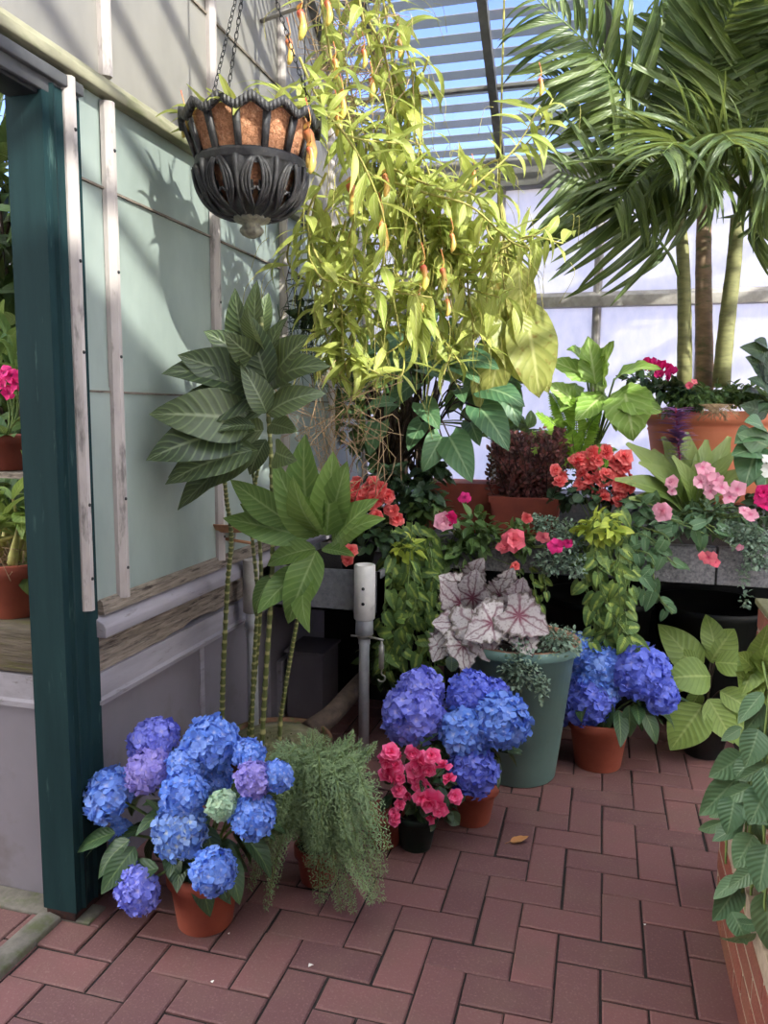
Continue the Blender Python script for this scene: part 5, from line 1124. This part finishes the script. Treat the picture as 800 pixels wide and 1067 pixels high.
# light pink flowers
shrublet('light_pink_impatiens', 'pale pink impatiens with fine grey-green leaves along the edge of the stone slab', 'plant', at(720, 545, 3.35),
         [(700, 545, 3.28, .12, .06, .05, 90, 'lance', (.05, .08)), (740, 535, 3.28, .14, .06, .06, 120, 'lance', (.05, .08)), (775, 545, 3.28, .10, .06, .05, 90, 'lance', (.04, .07)), (670, 530, 3.3, .08, .06, .04, 50, 'ovate', (.05, .08))], 'l_thick',
         flowers=[(690, 533, 3.15, 11, 'p_lpink', 'b'), (688, 530, 3.15, 8, 'p_lpink', 'f'), (700, 503, 3.2, 8, 'p_lpink', 'b'), (700, 512, 3.2, 5, 'p_lpink', 'f'), (736, 493, 3.2, 10, 'p_lpink', 'f'), (730, 502, 3.2, 9, 'p_lpink', 'f'), (745, 500, 3.2, 9, 'p_lpink', 'f'), (752, 508, 3.2, 9, 'p_lpink', 'f'), (768, 510, 3.2, 9, 'p_lpink', 'f'), (760, 518, 3.2, 8, 'p_lpink', 'f'), (740, 512, 3.2, 8, 'p_lpink', 'f'), (782, 536, 3.15, 8, 'p_lpink', 'f'), (775, 532, 3.15, 6, 'p_lpink', 'f'), (738, 581, 3.13, 9, 'p_salmon', 'f'), (745, 586, 3.13, 6, 'p_salmon', 'f'), (770, 572, 3.13, 6, 'p_lpink', 'c'), (732, 487, 3.2, 8, 'p_lpink', 'f')])
shrublet('magenta_impatiens', 'deep magenta bloom at the right edge of the frame above the stone slab', 'plant', at(800, 540, 3.35),
         [(800, 528, 3.3, .06, .05, .05, 50, 'ovate', (.04, .07))], 'l_dark', flowers=[(796, 514, 3.15, 10, 'p_mag', 'b'), (798, 526, 3.15, 9, 'p_mag', 'f'), (791, 521, 3.15, 7, 'p_mag', 'f'), (800, 490, 3.2, 8, 'p_white', 'f'), (799, 480, 3.2, 7, 'p_white', 'f')])
# broad leaves at right edge
t = thing('broad_green_plant', 'broad soft green leaves at the right edge in front of the large terracotta pot', 'plant', at(800, 500, 3.4)); mb = MB(); st = MB()
for (px, py, tx, ty) in [(800, 465, 768, 452), (795, 470, 762, 475), (790, 465, 775, 510), (800, 480, 790, 520), (798, 450, 775, 440), (806, 470, 800, 520), (790, 455, 765, 463)]:
    a = at(px, py, 3.4); b_ = at(tx, ty, 3.28); put2(mb, LV['big'][NR.randint(6)], a, b_, nrm(np.array([0, -1, .7])+rv(.2)), wx=1.4); tube(st, curve([at(802, 520, 3.4), a+np.array([.01, 0, -.03]), a], 6), .004, 5)
mb.build('leaves', M['l_philo'], t); st.build('stems', M['greenstem'], t)
t = thing('dark_leaf_shrub', 'dark glossy-leaved shrub at the upper right edge beside the palm trunks', 'plant', at(800, 440, 3.7)); mb = MB(); st = MB()
for (px, py, tx, ty) in [(800, 372, 770, 362), (798, 385, 776, 372), (800, 410, 778, 395), (800, 395, 782, 380), (795, 420, 775, 408), (805, 400, 797, 372), (800, 430, 770, 422), (800, 365, 785, 355), (806, 415, 790, 430)]:
    a = at(px, py, 3.7); b_ = at(tx, ty, 3.6); put2(mb, LV['big'][NR.randint(6)], a, b_, nrm(np.array([0, -1, .7])+rv(.3)), wx=1.1); tube(st, curve([at(806, 450, 3.7), at(808, 410, 3.7), a], 6), .004, 5)
mb.build('leaves', M['l_dark'], t); st.build('stems', M['darkstem'], t)

# ================================================================== UNDER-BENCH BROAD LEAVES
hc = atz(735, 795)+np.array([0, .10, 0])
t = thing('shade_plant', 'broad pale green leaves in a small black pot in the shade under the stone bench', 'potted plant', (hc[0], hc[1], 0)); mb = MB(); pot(mb, (hc[0], hc[1], 0), .075, .10, .15, .025, .004); mb.build('pot', M['blackp'], t); soil(t, hc, .09, .135)
mb = MB(); st = MB()
for (px, py, tx, ty, w_, dy) in [(740, 705, 690, 708, 1.5, -.1), (732, 735, 698, 782, 1.5, -.12), (738, 728, 764, 775, 1.3, -.1), (745, 690, 792, 695, 1.2, -.08), (728, 700, 685, 650, 1.1, .1), (740, 690, 765, 655, 1.6, .1), (750, 720, 790, 745, 1.2, -.05), (715, 705, 705, 722, 1.2, 0), (728, 690, 700, 680, 1.2, .05), (760, 740, 790, 790, 1.1, -.05), (730, 720, 715, 745, 1.1, .0), (745, 680, 735, 640, 1.2, .12)]:
    Y = hc[1]-.02; a = at(px, py, Y+dy*.5); b_ = at(tx, ty, Y+dy); put2(mb, LV['big'][NR.randint(6)], a, b_, nrm(np.array([0, -1, .8])+rv(.15)), wx=w_*1.1)
    tube(st, curve([np.array([hc[0], hc[1], .13]), (a+np.array([hc[0], hc[1], .2]))/2, a], 8), .004, 5)
mb.build('leaves', M['l_hosta'], t); st.build('stems', M['darkstem'], t)
# small upright variegated at right (780,700) belongs to the brick wall plant
# ================================================================== PLANT ON RIGHT BRICK WALL
t = thing('wall_climber', 'thick-leaved green plant trailing down the brick planter wall at the right edge', 'trailing plant', (.52, 1.95, .31)); mb = MB(); st = MB()
VV = [[(778, 735, 2.0), (770, 790, 1.95), (762, 850, 1.9), (752, 900, 1.88)], [(790, 720, 1.9), (785, 800, 1.85), (776, 880, 1.8), (768, 930, 1.78)], [(800, 700, 1.85), (798, 800, 1.8), (792, 880, 1.75), (800, 990, 1.7)], [(775, 760, 1.95), (765, 830, 1.9), (775, 900, 1.82)], [(795, 690, 1.9), (800, 760, 1.8), (790, 840, 1.78), (782, 900, 1.76)], [(808, 760, 1.8), (806, 860, 1.72), (802, 940, 1.68), (812, 1000, 1.66)], [(790, 780, 1.85), (778, 840, 1.8), (768, 870, 1.8)]]
for v in VV:
    for rep in range(1):
        P = curve([at(a+NR.uniform(-6, 6), b_, y) for a, b_, y in v], 16); tube(st, P, .003, 5); vine_leaves(mb, P, 'big', (.06, .09), .055, .5, (-.2, -1, .3))
for (px, py, tx, ty, Y, w_) in [(774, 787, 738, 810, 1.85, 1.5), (768, 810, 728, 850, 1.83, 1.2), (790, 760, 776, 800, 1.8, 1.5), (765, 830, 757, 870, 1.8, 1.5), (775, 840, 800, 860, 1.75, 1.5), (770, 920, 742, 960, 1.8, 1.3), (762, 950, 778, 985, 1.75, 1.5), (795, 930, 800, 990, 1.7, 1.4), (800, 820, 780, 860, 1.7, 1.6), (785, 870, 765, 905, 1.75, 1.5), (795, 800, 810, 850, 1.7, 1.4), (800, 880, 790, 930, 1.7, 1.5)]:
    a = at(px, py, Y); b_ = at(tx, ty, Y-.04); put2(mb, LV['big'][NR.randint(6)], a, b_, nrm(np.array([0, -1, .5])+rv(.2)), wx=w_)
mb.build('leaves', M['l_thick'], t)
for i in range(16):
    x_ = NR.uniform(770, 812); a = at(x_, 780+NR.uniform(-20, 60), 1.9); b_ = at(x_+NR.uniform(-10, 10), 940+NR.uniform(-40, 40), 1.85); tube(st, curve([a, (a+b_)/2+rv(.01), b_], 8), .003, 5)
st.build('stems', M['greenstem'], t)
t = thing('young_climber', 'light green pointed shoots rising above the brick ledge at the right edge', 'plant', (.52, 2.1, .6)); mb = MB(); st = MB()
for (px, py, tx, ty, w_) in [(790, 705, 768, 680, 1.1), (788, 690, 772, 725, 1.2), (792, 700, 800, 670, 1), (785, 715, 765, 700, 1.), (800, 720, 780, 740, 1.2), (790, 680, 800, 650, .9), (800, 700, 785, 690, 1.), (795, 740, 775, 760, 1.2), (782, 700, 795, 725, 1.)]:
    a = at(px, py, 2.05); b_ = at(tx, ty, 1.98); put2(mb, lf('heart'), a, b_, nrm(np.array([0, -1, .5])+rv(.2)), wx=w_); tube(st, curve([at(800, 800, 2.05), at(798, 750, 2.05), a], 7), .003, 5)
mb.build('leaves', M['l_hosta'], t); st.build('stems', M['greenstem'], t)

# ================================================================== LEFT ROOM THROUGH THE DOORWAY
mb = MB(); box(mb, (-5, yc, .6), (XL-.17, YB, .775)); struct(mb, 'planting_bed', M['soil'], smooth=False)
p = at(6, 640, 1.87); pc = np.array([p[0]-.02, 1.93, .79])
t = thing('bench_pot', 'terracotta pot on the mossy ledge beyond the doorway at far left, holding pale bulbous stems', 'potted plant', pc); mb = MB(); pot(mb, pc, .075, .112, .165, .04, .008); mb.build('pot', M['terra'], t); soil(t, pc, .1, pc[2]+.15)
mb = MB(); st = MB()
for i in range(10):
    a = pc+np.array([NR.uniform(-.04, .08), NR.uniform(-.06, .03), .15]); P = curve([a, a+rv(.02)+np.array([0, 0, .06]), a+rv(.03)+np.array([0, 0, .14])], 8); tube(st, P, [.006, .010, .014, .016, .015, .012, .008, .005, .004][:len(P)] if len(P) <= 9 else .01, 7)
    for j in range(3): put(mb, lf('lance'), P[-1], nrm((NR.uniform(-1, 1), NR.uniform(-.6, .4), NR.uniform(0, 1))), (0, 0, 1), NR.uniform(.12, .22), wx=1.2)
for i in range(4): put(mb, LV['big'][5], pc+np.array([.07, -.03, .18]), (.5, -.5, -.8), (0, -1, .3), .16)
mb.build('leaves', M['l_hosta'], t); st.build('bulbs', M['vine'], t)
mb = MB()
for i in range(90):
    a = pc+np.array([NR.uniform(-.08, .1), NR.uniform(-.09, .05), .165]); tube(mb, curve([a, a+rv(.03), a+rv(.05)+np.array([0, 0, -.01])], 5), .0012, 3)
mb.build('aerial_roots', M['dryvine'], t)
pc = np.array([at(4, 480, 2.2)[0]-.03, 2.25, at(4, 492, 2.15)[2]])
t = thing('orchid', 'magenta-flowered orchid in a reddish pot, upper left beyond the green door post', 'potted plant', pc); mb = MB(); pot(mb, pc, .06, .09, .12, .03, .006); mb.build('pot', M['terra_dark'], t)
mb = MB(); box(mb, (pc[0]-.3, 2.15, pc[2]-.02), (pc[0]+.15, 2.4, pc[2]-.002)); box(mb, (pc[0]-.28, 2.2, .775), (pc[0]-.24, 2.24, pc[2]-.02)); box(mb, (pc[0]+.08, 2.3, .775), (pc[0]+.12, 2.34, pc[2]-.02)); o = mb.build('shelf_stand', M['weather'], smooth=False, at0=(pc[0], 2.25, .775)); tag(o, 'weathered wooden stand under the orchid beyond the doorway', 'shelf')
mb = MB(); st = MB(); fl = MB()
for i in range(12): put(mb, lf('lance'), pc+np.array([0, 0, .11]), nrm((NR.uniform(-1, 1), NR.uniform(-1, .3), NR.uniform(0, .9))), (0, 0, 1), NR.uniform(.1, .22), wx=1.2)
for (px, py) in ((5, 388), (12, 392), (18, 400), (3, 402), (22, 392), (10, 410), (2, 392)):
    q = at(px, py, 2.12); tube(st, curve([pc+np.array([0, 0, .1]), (pc+q)/2+np.array([.02, 0, .05]), q], 8), .002, 4); m_ = MB(); floret(m_, q, nrm((.1, -1, .2)), .026, 5, .1); m_.build('flower', M['p_mag'], t)
mb.build('leaves', M['l_mid'], t); st.build('stems', M['greenstem'], t)
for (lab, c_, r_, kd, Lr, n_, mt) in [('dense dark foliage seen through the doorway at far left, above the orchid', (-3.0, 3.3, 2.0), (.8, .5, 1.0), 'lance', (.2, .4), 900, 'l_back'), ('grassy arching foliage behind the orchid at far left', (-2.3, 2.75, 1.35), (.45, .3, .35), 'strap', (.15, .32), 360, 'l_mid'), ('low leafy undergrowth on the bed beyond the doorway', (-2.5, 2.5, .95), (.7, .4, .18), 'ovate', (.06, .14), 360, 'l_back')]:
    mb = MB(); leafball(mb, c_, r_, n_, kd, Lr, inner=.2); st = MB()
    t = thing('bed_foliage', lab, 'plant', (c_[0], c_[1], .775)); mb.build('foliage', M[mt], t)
    for i in range(14):
        a = np.array([c_[0]+NR.uniform(-.3, .3)*r_[0], c_[1]+NR.uniform(-.3, .3)*r_[1], .775]); e = np.array(c_)+rv(.4)*np.array(r_); tube(st, curve([a, (a+e)/2+rv(.03), e], 8), .008, 5)
    st.build('stems', M['darkstem'], t)

# ================================================================== LITTLE THINGS ON THE FLOOR
mb = MB(); p = atz(541, 878); put(mb, tmpl('ovate', .6, -.6, .3, .03, 8, 4), p+np.array([-.03, -.01, .004]), (1, .25, .05), (0, 0, 1), .065); tube(mb, [p+np.array([-.03, -.01, .004]), p+np.array([-.045, -.025, .003])], .001, 4)
o = mb.build('fallen_leaf', leafmat('dry_leaf', S(206, 150, 96), S(180, 120, 74), vein=S(220, 180, 130), trans=.1), at0=p); tag(o, 'single dry tan leaf lying on the brick floor', 'leaf')
for (px, py, s_, lb_) in ((219, 1024, .010, 'tiny pale petal on the bricks nearest the bottom edge, below the largest hydrangea'), (322, 1005, .016, 'largest pale petal on the bricks, below the asparagus fern'), (26, 970, .010, 'tiny pale petal on the bricks beside the door threshold'), (670, 964, .008, 'tiny pale petal on the bricks in the right half of the floor'), (237, 974, .007, 'tiny pale petal right against the pot of the largest hydrangea')):
    mb = MB(); p = atz(px, py); put(mb, LV['petal'][1], p+np.array([0, 0, .004]), (1, R.uniform(-1, 1), 0), (0, 0, 1), s_); o = mb.build('fallen_petal', M['p_white'], at0=p); tag(o, lb_, 'petal', 'petals scattered on the bricks')
for o in bpy.data.objects:
    if '_o' in o: del o['_o']
